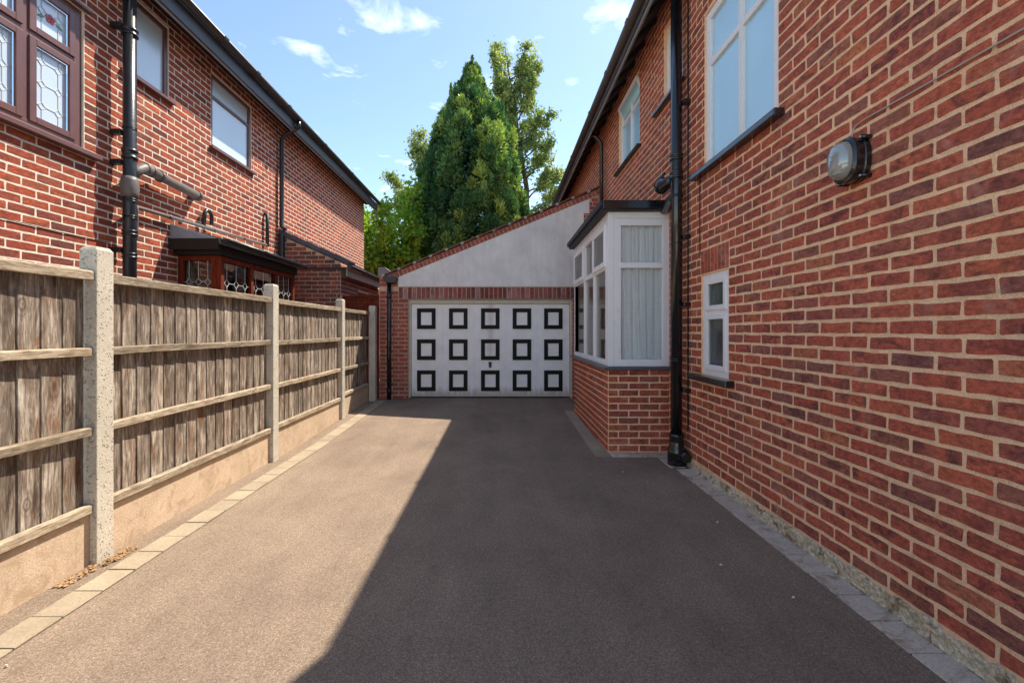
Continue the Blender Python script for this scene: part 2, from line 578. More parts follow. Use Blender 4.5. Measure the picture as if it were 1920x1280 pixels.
M['sill_grey'] = plain('grey_lead_sill', srgb(92, 92, 100), .35, .5)
M['leading'] = plain('lead_came', srgb(206, 208, 206), .35, .5)
M['red_glass'] = plain('ruby_glass', srgb(196, 54, 62), .15, .5)
M['green_glass'] = plain('green_glass', srgb(60, 150, 84), .15, .5)
M['curtain'] = plain('curtain_cloth', srgb(252, 251, 252), .9, .1, var=.02)
M['cream_cloth'] = plain('net_curtain', srgb(252, 250, 248), .9, .1, var=.02)
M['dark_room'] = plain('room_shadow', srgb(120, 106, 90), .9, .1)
M['cable_white'] = plain('cable_sheath', srgb(186, 176, 164), .5, .4)
M['dry_stem'] = plain('dry_stem', srgb(196, 174, 142), .9, .1)
M['dead_leaf'] = plain('dead_leaf', srgb(176, 140, 98), .8, .2, var=.4)
M['stone_chip'] = plain('pale_chip', srgb(214, 208, 200), .8, .2)
M['brass'] = plain('screw_steel', srgb(180, 178, 172), .3, .6)


def garage_door_mat():
    t = NT('garage_door_paint')
    p = t.pos()
    sp = t.n('ShaderNodeSeparateXYZ'); t.l(p, sp.inputs[0])
    n1 = t.noise(p, 5, 5, .6)
    n2 = t.noise(t.mapping(p, (6, 1, .6)), 4, 5, .65)
    c = t.mix(1, srgb(250, 247, 246), t.ramp(n1, [(.3, (.92, .92, .92)), (.7, (1.04, 1.04, 1.04))]), 'MULTIPLY')
    # brown weather streak down the middle panel and splash dirt along the foot: both have their own outline
    dx = t.math('ABSOLUTE', t.math('SUBTRACT', sp.outputs['X'], -0.18))
    band = t.ramp(dx, [(.0, (1, 1, 1)), (.09, (0, 0, 0))])
    zf = t.ramp(sp.outputs['Z'], [(.75, (0, 0, 0)), (1.0, (1, 1, 1))])
    c = t.mix(t.math('MULTIPLY', t.math('MULTIPLY', band, zf), t.math('MULTIPLY', n2, .75)), c, srgb(176, 140, 92))
    zl = t.ramp(t.math('SUBTRACT', sp.outputs['Z'], t.math('MULTIPLY', n2, .3)), [(0, (1, 1, 1)), (.14, (0, 0, 0))])
    c = t.mix(t.math('MULTIPLY', zl, .6), c, srgb(158, 140, 112))
    return t.set(c, .45, .4)


M['garage_door'] = garage_door_mat()
M['door_black'] = plain('black_door_trim', srgb(26, 21, 20), .5, .2, None, srgb(44, 33, 26))
M['door_frame'] = plain('door_frame_cream', srgb(216, 206, 188), .5, .4, None, srgb(180, 158, 124))


def glass_mat(name, tint=(1, 1, 1), ior=1.5, rough=0.0, wav=None):
    t = NT(name)
    g = t.n('ShaderNodeBsdfGlossy'); g.inputs['Roughness'].default_value = rough
    tr = t.n('ShaderNodeBsdfTransparent'); tr.inputs['Color'].default_value = (*tint, 1)
    fr = t.n('ShaderNodeFresnel'); fr.inputs['IOR'].default_value = ior
    mx = t.n('ShaderNodeMixShader')
    t.l(t.math('MINIMUM', t.math('MULTIPLY', fr.outputs[0], 0.9), 1.0), mx.inputs[0])
    t.l(tr.outputs[0], mx.inputs[1]); t.l(g.outputs[0], mx.inputs[2])
    if wav:
        b = t.n('ShaderNodeBump'); b.inputs['Strength'].default_value = wav[1]; b.inputs['Distance'].default_value = .003
        t.l(t.noise(t.pos(), wav[0], 2), b.inputs['Height'])
        t.l(b.outputs[0], g.inputs['Normal'])
    t.l(mx.outputs[0], t.out.inputs['Surface'])
    return t.m


M['glass'] = glass_mat('clear_glass', (.97, .98, .98), 1.5, 0.0, (1.5, .15))


def obscured(name, col, rough, bumps, spec=1.0, coat=.6):
    t = NT(name)
    p = t.pos()
    n = t.noise(t.mapping(p, bumps[2] if len(bumps) > 2 else (1, 1, 1)), bumps[0], 3, .6)
    n2 = t.noise(p, 1.3, 2)
    c = t.mix(1, col, t.ramp(n2, [(.3, (.93, .94, .95)), (.7, (1.05, 1.05, 1.05))]), 'MULTIPLY')
    t.bump(n, bumps[1], .004)
    t.b.inputs['Coat Weight'].default_value = coat
    t.b.inputs['Coat Roughness'].default_value = .12
    t.b.inputs['IOR'].default_value = 1.6
    return t.set(c, rough, spec)


M['obscured_right'] = obscured('reeded_obscured_glass', srgb(176, 222, 240), .18, (160, .35, (1, 1, .3)))  # blue of the reflected sky put into the base colour
M['frosted_left'] = obscured('frosted_glass', srgb(214, 233, 242), .25, (200, .1))  # bright sky reflection painted in as a pale base colour
M['leaded_left'] = obscured('textured_leaded_glass', srgb(206, 224, 240), .12, (130, .5))  # reflected sky tone put into this base colour too
M['lamp_lens'] = obscured('ribbed_lamp_lens', srgb(150, 156, 152), .12, (60, .1), 1.0, 1.0)


def leaf_mat(name, stops, trans=.35):
    t = NT(name)
    a = t.n('ShaderNodeAttribute', attribute_name='bid').outputs['Fac']
    c = t.ramp(a, stops)
    t.set(c, .55, .35)
    tl = t.n('ShaderNodeBsdfTranslucent')
    t.l(t.mix(1, c, (1.25, 1.3, .6), 'MULTIPLY'), tl.inputs['Color'])
    mx = t.n('ShaderNodeMixShader'); mx.inputs[0].default_value = trans
    t.l(t.b.outputs[0], mx.inputs[1]); t.l(tl.outputs[0], mx.inputs[2])
    t.l(mx.outputs[0], t.out.inputs['Surface'])
    return t.m


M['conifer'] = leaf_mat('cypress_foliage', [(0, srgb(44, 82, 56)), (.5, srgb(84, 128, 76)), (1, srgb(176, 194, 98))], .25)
M['birch'] = leaf_mat('pale_leaves', [(0, srgb(98, 124, 76)), (.5, srgb(142, 160, 100)), (1, srgb(194, 198, 140))], .4)
M['broadleaf'] = leaf_mat('bright_leaves', [(0, srgb(84, 128, 46)), (.5, srgb(132, 170, 56)), (1, srgb(190, 204, 74))], .45)


# ------------------------------------------------------------------ bricks
def brick_shape(L, H, proud, rag, rnd, back=-.004):
    """front outline of 12 slightly uneven points and a base ring"""
    a, b = L / 2, H / 2
    j = lambda s=1.0: rnd.uniform(-rag, rag) * s
    r = min(.004, L * .1)
    pts = [(-a + r, -b + j()), (-a * .33 + j(4), -b + j()), (a * .33 + j(4), -b + j()), (a - r, -b + j()),
           (a + j(), -b + r), (a + j(), b - r), (a - r, b + j()), (a * .33 + j(4), b + j()), (-a * .33 + j(4), b + j()),
           (-a + r, b + j()), (-a + j(), b - r), (-a + j(), -b + r)]
    k = len(pts)
    c = .0016
    vs = [(u * (1 - c / a), v * (1 - c / b), proud + rnd.uniform(-.0006, .0006)) for u, v in pts]
    vs += [(u, v, back) for u, v in pts]
    fs = [tuple(range(k))] + [(i + k, (i + 1) % k + k, (i + 1) % k, i) for i in range(k)]
    return vs, fs


VARIANTS = {}


def variants(L, H, proud, rag, material, n=14):
    key = (round(L, 4), round(H, 4), proud, rag, material.name)
    if key not in VARIANTS:
        rnd = random.Random(len(VARIANTS) + 5)
        out = []
        for _ in range(n):
            vs, fs = brick_shape(L, H, proud, rag, rnd)
            me = bpy.data.meshes.new('brick')
            me.from_pydata(vs, [], fs)
            me.materials.append(material)
            out.append(me)
        VARIANTS[key] = out
    return VARIANTS[key]


def lay_bricks(pl, bricks, parent, material, proud=.006, rag=.002, nmax=300, visible=None, name='brick', minpx=9):
    """bricks: list of (u, v, L, H).  The largest in the picture become single parts, the rest one joined part."""
    rnd = random.Random(len(bricks))
    Nn = pl.N; V = pl.V; U = V.cross(Nn)
    scored = []
    for b in bricks:
        u, v, L, H = b
        c = pl.pt(u, v)
        area = 0
        if c.y > .6:
            p0 = proj(pl.pt(u - L / 2, v)); p1 = proj(pl.pt(u + L / 2, v))
            q0 = proj(pl.pt(u, v - H / 2)); q1 = proj(pl.pt(u, v + H / 2))
            cx, cy = proj(c)
            w = max(abs(p1[0] - p0[0]), abs(p1[1] - p0[1])); h = max(abs(q1[1] - q0[1]), abs(q1[0] - q0[0]))
            if -30 < cx < 1950 and -20 < cy < 1300 and (visible is None or visible(c, cx, cy)) and max(w, h) >= minpx:
                area = abs(p1[0] - p0[0]) * abs(q1[1] - q0[1]) + .01 * w * h
        scored.append((area, b))
    scored.sort(key=lambda s: -s[0])
    n_single = 0
    mv, mf, ids = [], [], []
    for area, (u, v, L, H) in scored:
        if area > 0 and n_single < nmax:
            n_single += 1
            std = .215 if L > .16 else (.102 if L > .075 else .065)
            vs = variants(std, round(H, 3), proud, rag, material)
            o = bpy.data.objects.new(name, rnd.choice(vs))
            COL.objects.link(o)
            o.parent = parent
            o.matrix_parent_inverse = Matrix.Translation(-parent.location)
            c = pl.pt(u, v)
            s = L / std
            o.matrix_basis = Matrix(((U.x * s, V.x, Nn.x, c.x), (U.y * s, V.y, Nn.y, c.y), (U.z * s, V.z, Nn.z, c.z), (0, 0, 0, 1)))
            o.color = (rnd.random(), 0, 0, 1)
        else:
            vs, fs = brick_shape(L, H, proud, rag, rnd)
            o0 = len(mv)
            base = pl.pt(u, v)
            for (a, b, n) in vs:
                q = base + U * a + V * b + Nn * n
                mv.append((q.x, q.y, q.z))
            r = rnd.random()
            for f in fs:
                mf.append(tuple(i + o0 for i in f)); ids.append(r)
    if mf:
        me = bpy.data.meshes.new(name + 'work')
        me.from_pydata(mv, [], mf)
        at = me.attributes.new('bid', 'FLOAT', 'FACE')
        at.data.foreach_set('value', ids)
        me.materials.append(material)
        o = link(name + 'work', me, parent)
        o.color = (0, 0, 0, 1)
        o['kind'] = 'stuff'
    return n_single


def courses(u0, u1, v0, v1, holes=(), L=.225, H=.075, joint=.011, jit=.006, top=None, phase=0.0, seed=1, left=None):
    rnd = random.Random(seed)
    out = []
    row = 0
    v = v0
    while v + H <= v1 + 1e-6:
        a, b = u0, u1
        if top:                       # a sloping top: keep what is wholly below it
            while b - a > .02 and top(b) < v + H - .004:
                b -= .01
            while b - a > .02 and top(a) < v + H - .004:
                a += .01
        spans = [(a, b)]
        for (h0, h1, g0, g1) in holes:
            if v + H - .012 > g0 and v + .012 < g1:
                nxt = []
                for (s, e) in spans:
                    if h1 <= s or h0 >= e:
                        nxt.append((s, e))
                    else:
                        if h0 - s > .02:
                            nxt.append((s, h0))
                        if e - h1 > .02:
                            nxt.append((h1, e))
                spans = nxt
        for (s, e) in spans:
            k = math.floor((s - u0 - phase) / L) - 1
            x = u0 + phase + k * L - (L / 2 if row % 2 else 0)
            cuts = [s]
            while x < e:
                c = x + rnd.uniform(-jit, jit)
                if c > s + .045 and c < e - .045:
                    cuts.append(c)
                x += L
            cuts.append(e)
            for c0, c1 in zip(cuts[:-1], cuts[1:]):
                ln = c1 - c0 - joint
                if ln > .025:
                    out.append(((c0 + c1) / 2, v + H / 2 + rnd.uniform(-.0012, .0012), ln, H - joint))
        v += H
        row += 1
    return out


def wall_sheet(pl, u0, u1, v0, v1, holes, depth=.11, top=None):
    """front sheet cut round openings, with reveals"""
    mb = MB()
    us = sorted({u0, u1, *[h[0] for h in holes], *[h[1] for h in holes]})
    vs = sorted({v0, v1, *[h[2] for h in holes], *[h[3] for h in holes]})
    us = [u for u in us if u0 <= u <= u1]; vs = [v for v in vs if v0 <= v <= v1]
    for a, b in zip(us[:-1], us[1:]):
        for c, d in zip(vs[:-1], vs[1:]):
            mu, mv = (a + b) / 2, (c + d) / 2
            if any(h[0] < mu < h[1] and h[2] < mv < h[3] for h in holes):
                continue
            mb.add([pl.pt(a, c), pl.pt(b, c), pl.pt(b, d), pl.pt(a, d)], [(0, 1, 2, 3)])
    for h in holes:
        a, b, c, d = h
        for p, q in (((a, c), (b, c)), ((b, c), (b, d)), ((b, d), (a, d)), ((a, d), (a, c))):
            mb.add([pl.pt(*p, 0), pl.pt(*q, 0), pl.pt(*q, -depth), pl.pt(*p, -depth)], [(0, 1, 2, 3)])
    return mb


def make_window(parent, pl, u0, u1, v0, v1, n, cols, transom, fw, fmat, gmat, depth=.05, sash=(), label=None, gap=.0):
    """frame with mullions, transom, panes.  cols: inner u positions of mullions; n: how far the face lies behind the wall"""
    a = -n
    w = MB().frame(pl, u0, u1, v0, v1, fw, a - depth, a).build('window', fmat, parent, .004)
    if label:
        w['label'] = label
    edges = [u0 + fw] + [c for m in cols for c in (m - fw * .4, m + fw * .4)] + [u1 - fw]
    for m in cols:
        MB().pbox(pl, m - fw * .4, m + fw * .4, v0 + fw, v1 - fw, a - depth, a - .003).build('mullion', fmat, w, .003)
    rows = [(v0 + fw, v1 - fw)]
    if transom:
        rows = [(v0 + fw, transom - fw * .4), (transom + fw * .4, v1 - fw)]
        for i in range(0, len(edges), 2):
            MB().pbox(pl, edges[i], edges[i + 1], transom - fw * .4, transom + fw * .4, a - depth, a - .003).build('transom', fmat, w, .003)
    panes = []
    for ri, (c, d) in enumerate(rows):
        for i in range(0, len(edges), 2):
            e0, e1, f0, f1 = edges[i], edges[i + 1], c, d
            if (i // 2, ri) in sash:
                sw = fw * .75
                MB().frame(pl, e0 - .006, e1 + .006, f0 - .006, f1 + .006, sw, a - .012, a + .012).build('sash', fmat, w, .004)
                e0, e1, f0, f1 = e0 + sw - .006, e1 - sw + .006, f0 + sw - .006, f1 - sw + .006
            p = MB().pbox(pl, e0 - .003, e1 + .003, f0 - .003, f1 + .003, a - .032, a - .024).build('pane', gmat, w)
            panes.append((p, (e0, e1, f0, f1), a - .024))
    return w, panes


def leading(pl, rect, n, parent, nu, dv, w=.006, diamond=.03, off=0.0):
    """lead cames: a net of upright and level lines with small diamonds at the crossings"""
    e0, e1, f0, f1 = rect
    mb = MB()

    def bar(p, q):
        p = Vector(p); q = Vector(q)
        d = (q - p)
        if d.length < 1e-4:
            return
        d.normalize()
        o = Vector((-d.y, d.x)) * w / 2
        ring = [p - o, q - o, q + o, p + o]
        ring = [(min(max(a.x, e0), e1), min(max(a.y, f0), f1)) for a in ring]
        mb.prism(pl, ring, n, n + .004)
    us = [e0 + (e1 - e0) * (i + .5) / nu for i in range(nu)]
    rows = []
    v = f1 - dv * (.5 + off)
    while v > f0 - dv * .2:
        rows.append(v); v -= dv
    r = diamond
    for i, u in enumerate(us):
        last = f1
        for v in rows:
            if v - r < f0:
                break
            bar((u, last), (u, v + r)); last = v - r
            for p, q in (((u, v + r), (u + r, v)), ((u + r, v), (u, v - r)), ((u, v - r), (u - r, v)), ((u - r, v), (u, v + r))):
                bar(p, q)
            bar((e0 if i == 0 else us[i - 1] + r, v), (u - r, v))
            if i == nu - 1:
                bar((u + r, v), (e1, v))
        bar((u, last), (u, f0))
    return mb.build('leading', M['leading'], parent, recalc=False)


# ------------------------------------------------------------------ ground
g = MB()
g.add([(-400, -300, -.03), (400, -300, -.03), (400, 600, -.03), (-400, 600, -.03)], [(0, 1, 2, 3)])
struct(g.build('ground', M['soil'], None, recalc=False))

d = MB()
ys = [-1.2, 0, 1, 2, 3, 4, 5, 5.5, 6, 6.5, 7, 7.5, 8, 8.5, 9]
for a, b in zip(ys[:-1], ys[1:]):
    d.add([(-2.36, a, ground_z(a)), (1.86, a, ground_z(a)), (1.86, b, ground_z(b)), (-2.36, b, ground_z(b))], [(0, 1, 2, 3)])
struct(d.build('driveway', M['tarmac'], None, recalc=False))
d = MB()
d.add([(-14, -16, .0), (14, -16, .0), (14, -1.2, .0), (-14, -1.2, .0)], [(0, 1, 2, 3)])
struct(d.build('added_bounce_ground', M['added_bounce_ground'], None, recalc=False))  # unseen pale ground added behind the camera to bounce light
d = MB()
d.add([(-3.9, -1.2, .0), (-2.37, -1.2, .0), (-2.37, 12, .0), (-3.9, 12, .0)], [(0, 1, 2, 3)])
struct(d.build('side_path', M['path'], None, recalc=False))

rb = random.Random(3)


def block_row(parent, along, a0, a1, b0, b1, z, material, step=.2):
    """along 'y': blocks follow Y between x=b0..b1"""
    a = a0
    while a < a1 - .03:
        e = min(a + step + rb.uniform(-.006, .006), a1)
        j = .003
        if along == 'y':
            zz = z + ground_z((a + e) / 2) + rb.uniform(-.0015, .0015)
            mb = MB().box(b0 + rb.uniform(0, .003), b1 - rb.uniform(0, .003), a + j, e - j, zz - .05, zz)
            # follow the slope of the drive
            mb.v = [(x, y, zv + ground_z(y) - ground_z((a + e) / 2)) for x, y, zv in mb.v]
        else:
            mb = MB().box(a + j, e - j, b0, b1, z - .05, z + rb.uniform(-.0015, .0015))
        mb.build('paving_block', material, parent, .003)
        a = e


edge_l = MB().add([(-2.158, -3, .003), (-2.006, -3, .003), (-2.006, 5, .003), (-2.158, 5, .003)], [(0, 1, 2, 3)]).build('left_edging', M['soil'], None, recalc=False)
struct(edge_l)
block_row(edge_l, 'y', -1.0, 7.75, -2.157, -2.007, .008, M['paver'])
edge_r = MB().add([(1.668, -3, .003), (1.826, -3, .003), (1.826, 4.25, .003), (1.668, 4.25, .003)], [(0, 1, 2, 3)]).build('right_edging', M['soil'], None, recalc=False)
struct(edge_r)
block_row(edge_r, 'y', -1.0, 4.2, 1.668, 1.815, .008, M['paver_grey'])
block_row(edge_r, 'x', 1.165, 1.8, 4.585, 4.735, .009, M['paver_grey'])
block_row(edge_r, 'y', 4.585, 6.9, 1.0, 1.15, .009, M['paver'])
block_row(edge_r, 'y', 4.22, 4.57, 1.63, 1.78, .008, M['paver_grey'])

# ------------------------------------------------------------------ the house on the right
RX = 1.83
RW = Plane((RX, 0, 0), (0, 1, 0), (0, 0, 1), (-1, 0, 0))
house_r = thing('brick_house', 'dark red-brown brick house on the right with white bay window and tan mortar', 'house', (RX, 5, 0))
R_END = 12.5
win_big = (2.90, 3.94, 2.755, 4.12)
win_small = (3.53, 4.0, .925, 1.815)
win_wc = (4.42, 4.92, 3.84, 4.66)
win_far = (5.78, 6.79, 3.75, 4.72)
arch = (3.517, 4.016, 1.815, 2.045)
bay_hole = (4.76, 6.91, 0, 2.62)
holes_r = [win_big, win_small, win_wc, win_far]
wall_sheet(RW, -.9, R_END, 0, 5.0, holes_r, .1).build('wall', M['mortar_right'], house_r, recalc=False)
bl = courses(-.9, R_END, .095, 4.98, holes_r + [arch, bay_hole], phase=.05, seed=5, joint=.0165)
lay_bricks(RW, bl, house_r, M['brick_right'], .003, .0036, 300, name='brick')
# brick-on-end arch over the small window
sold = [(3.52 + .0615 * (i + .5), 1.930, .046, .206) for i in range(8)]
lay_bricks(RW, sold, house_r, M['brick_right'], .006, .0015, 300, name='arch_brick', minpx=4)
# flaking render along the foot of the wall
mb = MB()
nu, nv = 520, 8
vs = []
rp = random.Random(9)
prof = [rp.uniform(.072, .092) for _ in range(140)]
for i in range(nu + 1):
    y = -.9 + i * (4.28 + .9) / nu
    t = i / nu * 130
    top = prof[int(t)] * (1 - t % 1) + prof[int(t) + 1] * (t % 1)
    top = max(.03, top * (1.1 if y < 3 else .9) + rp.uniform(-.004, .004) - (.02 if rp.random() < .06 else 0))
    for k in range(nv + 1):
        f = k / nv
        out = .012 + .005 * math.sin(f * 3.0 + y * 2) + rp.uniform(-.003, .004) - (.008 if math.sin(y * 9 + f * 5) + math.sin(y * 23) > 1.1 else 0) - (.012 if k == nv else 0) + (.006 if k < 2 else 0)
        vs.append((RX - max(out, .003), y, f * top))
fs = [(i * (nv + 1) + k, (i + 1) * (nv + 1) + k, (i + 1) * (nv + 1) + k + 1, i * (nv + 1) + k + 1) for i in range(nu) for k in range(nv)]
mb.add(vs, fs)
mb.build('plinth', M['plinth'], house_r, recalc=False)

# windows in the right wall
w1, _ = make_window(house_r, RW, *win_big, .012, [3.385], 3.665, .07, M['white_paint'], M['obscured_right'], .06,
                    label='large white painted window with obscured glass in reflected-sky blue')
MB().pbox(RW, 2.83, 4.11, 2.705, 2.753, -.05, .07).build('sill', M['sill_black'], w1, .006)
w2, pn = make_window(house_r, RW, *win_small, .012, [], 1.475, .058, M['white_paint'], M['glass'], .06, sash=((0, 0), (0, 1)),
                     label='small white window beside the black drainpipe')
MB().pbox(RW, 3.44, 4.15, .868, .922, -.05, .075).build('sill', M['sill_black'], w2, .006)
MB().pbox(RW, 3.5, 4.03, .9, 1.84, -.30, -.28).build('dim_room_board', M['dark_room'], w2)  # backing board coloured as the dim room, standing in for its shade
w3, _ = make_window(house_r, RW, *win_wc, .03, [], 4.36, .06, M['white_paint'], M['obscured_right'], .06, label='narrow white window half hidden by the drainpipe')
MB().pbox(RW, 4.36, 5.16, 3.80, 3.837, -.05, .06).build('sill', M['sill_black'], w3, .005)
w4, _ = make_window(house_r, RW, *win_far, .03, [6.28], 4.42, .055, M['white_paint'], M['obscured_right'], .06, label='white window with a top light propped open')
MB().pbox(RW, 5.72, 6.88, 3.71, 3.747, -.05, .06).build('sill', M['sill_black'], w4, .005)
# the open top light, hinged at the top
th = math.radians(24)
op = Plane(RW.pt(0, 4.70, .01), (0, 1, 0), (-math.sin(th), 0, math.cos(th)), (-math.cos(th), 0, -math.sin(th)))
os_ = MB().frame(op, 5.83, 6.75, -.30, 0, .04, 0, .03).build('open_sash', M['white_paint'], w4, .003)
MB().pbox(op, 5.86, 6.72, -.265, -.035, .008, .014).build('pane', M['obscured_right'], os_)

# eaves, gutter and roof
ROOF_T = math.tan(math.radians(42))
ex0, ez0 = 1.52, 4.70
mb = MB()
for k, (ya, yb) in enumerate([(-1.2, R_END + .3)]):
    pts = [(ex0, ez0), (ex0, ez0 + .09), (5.6, ez0 + .09 + (5.6 - ex0) * ROOF_T), (5.6, ez0 - .0 + (5.6 - ex0) * ROOF_T)]
    vs = [(x, y, z) for y in (ya, yb) for x, z in pts]
    mb.add(vs, [(0, 1, 2, 3), (7, 6, 5, 4), (0, 4, 5, 1), (1, 5, 6, 2), (2, 6, 7, 3), (3, 7, 4, 0)])
roof_r = mb.build('roof', M['tile_grey'], house_r)
mb = MB()   # far slope
pts = [(5.6, 8.37), (5.6, 8.46), (9.6, 4.85), (9.6, 4.76)]
vs = [(x, y, z) for y in (-1.2, R_END + .3) for x, z in pts]
mb.add(vs, [(0, 1, 2, 3), (7, 6, 5, 4), (0, 4, 5, 1), (1, 5, 6, 2), (2, 6, 7, 3), (3, 7, 4, 0)])
mb.build('rear_roof_slope', M['tile_grey'], roof_r)
# front cross gable above the landing window (added, unseen above the picture, to bend the shadow on the drive)
gs = 2.0
mb = MB()
gx = 1.46
ridge_y = 2.85
pk = 4.80 + (4.05 - ridge_y) * gs
for sgn in (1, -1):
    e = ridge_y + sgn * (4.05 - ridge_y)
    vs = [(x, y, z) for x in (gx, 6.0) for y, z in ((e, 4.72), (e, 4.82), (ridge_y, pk + .12), (ridge_y, pk))]
    mb.add(vs, [(0, 1, 2, 3), (7, 6, 5, 4), (0, 4, 5, 1), (1, 5, 6, 2), (2, 6, 7, 3), (3, 7, 4, 0)])
mb.build('added_gable_roof', M['tile_grey'], roof_r)
MB().add([(RX - .05, 1.65, 4.75), (RX - .05, 4.05, 4.75), (RX - .05, ridge_y, pk)], [(0, 1, 2)]).build('gable_wall', M['mortar_right'], house_r, recalc=False)  # wall closing the added gable
# end, back walls and upper floor closing the house
mb = MB()
mb.add([(RX, R_END, 0), (9.4, R_END, 0), (9.4, R_END, 4.9), (5.6, R_END, 8.3), (RX, R_END, 4.95)], [(0, 1, 2, 3, 4)])
mb.add([(9.4, -.9, 0), (9.4, R_END, 0), (9.4, R_END, 4.9), (9.4, -.9, 4.9)], [(0, 1, 2, 3)])
mb.add([(RX, -.9, 0), (9.4, -.9, 0), (9.4, -.9, 4.9), (RX, -.9, 4.9)], [(0, 1, 2, 3)])
mb.add([(RX + .02, -.9, 5.0), (9.4, -.9, 5.0), (9.4, 12.4, 5.0), (RX + .02, 12.4, 5.0)], [(0, 1, 2, 3)])
mb.build('outer_wall', M['brick_right'], house_r, recalc=False)
MB().box(1.535, 1.56, -1.2, R_END + .3, 4.665, 4.83).build('fascia', M['fascia_grey'], house_r, .004)
y = 4.3
while y < R_END:
    vs = []
    for yy in (y, y + .05):
        vs += [(1.56, yy, 4.68), (1.56, yy, 4.78), (1.9, yy, 4.78 + .34 * ROOF_T), (1.9, yy, 4.68 + .34 * ROOF_T)]
    mb = MB().add(vs, [(0, 1, 2, 3), (7, 6, 5, 4), (0, 4, 5, 1), (1, 5, 6, 2), (2, 6, 7, 3), (3, 7, 4, 0)])
    mb.build('rafter', M['soffit'], house_r)
    y += .42


def half_round_gutter(parent, x, z, y0, y1, r, material, sgn, unions, name='gutter'):
    mb = MB()
    n = 10
    vs, fs = [], []
    for yy in (y0, y1):
        for rr in (r, r - .006):
            for k in range(n + 1):
                an = math.pi * k / n
                vs.append((x - rr * math.cos(an), yy, z - rr * math.sin(an)))
    m = n + 1
    for k in range(n):
        fs.append((k, k + 1, 2 * m + k + 1, 2 * m + k))
        fs.append((m + k, 3 * m + k, 3 * m + k + 1, m + k + 1))
        fs.append((k, m + k, m + k + 1, k + 1)); fs.append((2 * m + k, 2 * m + k + 1, 3 * m + k + 1, 3 * m + k))
    fs += [(0, 2 * m, 3 * m, m), (n, m + n, 3 * m + n, 2 * m + n)]
    mb.add(vs, fs, True)
    gut = mb.build(name, material, parent)
    for yy in unions:
        q = MB()
        vs, fs = [], []
        for y2 in (yy - .04, yy + .04):
            for k in range(n + 1):
                an = math.pi * k / n
                vs.append((x - (r + .008) * math.cos(an), y2, z + .003 - (r + .008) * math.sin(an)))
        for k in range(n):
            fs.append((k, k + 1, m + k + 1, m + k))
        fs.append(tuple(range(m))); fs.append(tuple(range(2 * m - 1, m - 1, -1)))
        q.add(vs, fs).build('gutter_union', material, gut)
    for yy in (y0, y1):
        ring = [(x - r * math.cos(math.pi * k / n), yy, z - r * math.sin(math.pi * k / n)) for k in range(n + 1)]
        MB().add(ring, [tuple(range(n + 1))]).build('stop_end', material, gut, recalc=False)
    return gut


half_round_gutter(house_r, 1.485, 4.83, -1.2, R_END + .3, .058, M['gutter_grey'], 1, [5.0, 6.0, 7.1, 8.9, 10.7])

# black soil stack beside the bay
PX, PY = 1.728, 4.32
stack = MB().tube([(PX, PY, .02), (PX, PY, 5.4)], .054, 20).build('drainpipe', M['black_paint'], house_r)
for z, h, r in ((2.98, .06, .064), (2.80, .07, .065), (2.62, .025, .062), (2.16, .02, .058), (1.02, .03, .060), (4.6, .06, .064)):
    mb = MB().tube([(PX, PY, z), (PX, PY, z + h * .3), (PX, PY, z + h * .35), (PX, PY, z + h * .65), (PX, PY, z + h * .7), (PX, PY, z + h)],
                   [r, r, r - .006, r - .006, r, r], 20)
    mb.build('pipe_collar', M['black_paint'], stack)
mb = MB().tube([(PX, PY, 0), (PX, PY, .16), (PX, PY, .19), (PX, PY, .27), (PX, PY, .285), (PX, PY, .31)], [.085, .085, .068, .066, .070, .070], 20)
mb.build('pipe_shoe', M['black_paint'], stack)
MB().tube([(PX + .05, PY - .06, .12), (PX + .05, PY - .12, .10)], .05, 16).build('pipe_shoe_cap', M['black_paint'], stack)
for z in (.72, 1.55, 2.2, 3.5):
    MB().box(PX + .03, RX - .002, PY - .10, PY - .03, z, z + .04).build('pipe_bracket', M['black_paint'], stack, .005)
# bottle-shaped access cap and the branch from the bay roof
MB().tube([(PX - .02, PY + .02, 2.80), (PX - .05, PY + .14, 2.81), (PX - .055, PY + .17, 2.81), (PX - .06, PY + .26, 2.80), (PX - .065, PY + .30, 2.79)],
          [.05, .05, .072, .074, .045], 18).build('access_cap', M['black_paint'], stack)
MB().box(PX - .075, PX - .055, PY + .14, PY + .34, 2.895, 2.915).build('cap_lever', M['black_paint'], stack)
MB().tube([(PX - .02, PY + .02, 2.64), (PX + .0, PY + .12, 2.655), (PX + .03, PY + .35, 2.60), (PX + .04, 5.6, 2.72 - .0)],
          [.04, .045, .042, .042], 16).build('branch_pipe', M['black_paint'], stack)
# thin pipe near the garage and cables down the wall
MB().tube([(1.75, 7.62, 2.9), (1.75, 7.62, 4.55), (1.66, 7.62, 4.65), (1.56, 7.62, 4.74)], .034, 12).build('downpipe', M['black_paint'], house_r)
MB().tube([(RX - .014, 4.262, .35), (RX - .014, 4.262, 5.0)], .006, 6).build('black_cable', M['black_plastic'], house_r)
MB().tube([(RX - .012, 4.01, 2.0), (RX - .012, 4.02, 2.4), (RX - .012, 4.01, 2.72)], .004, 6).build('thin_cable', M['black_plastic'], house_r)

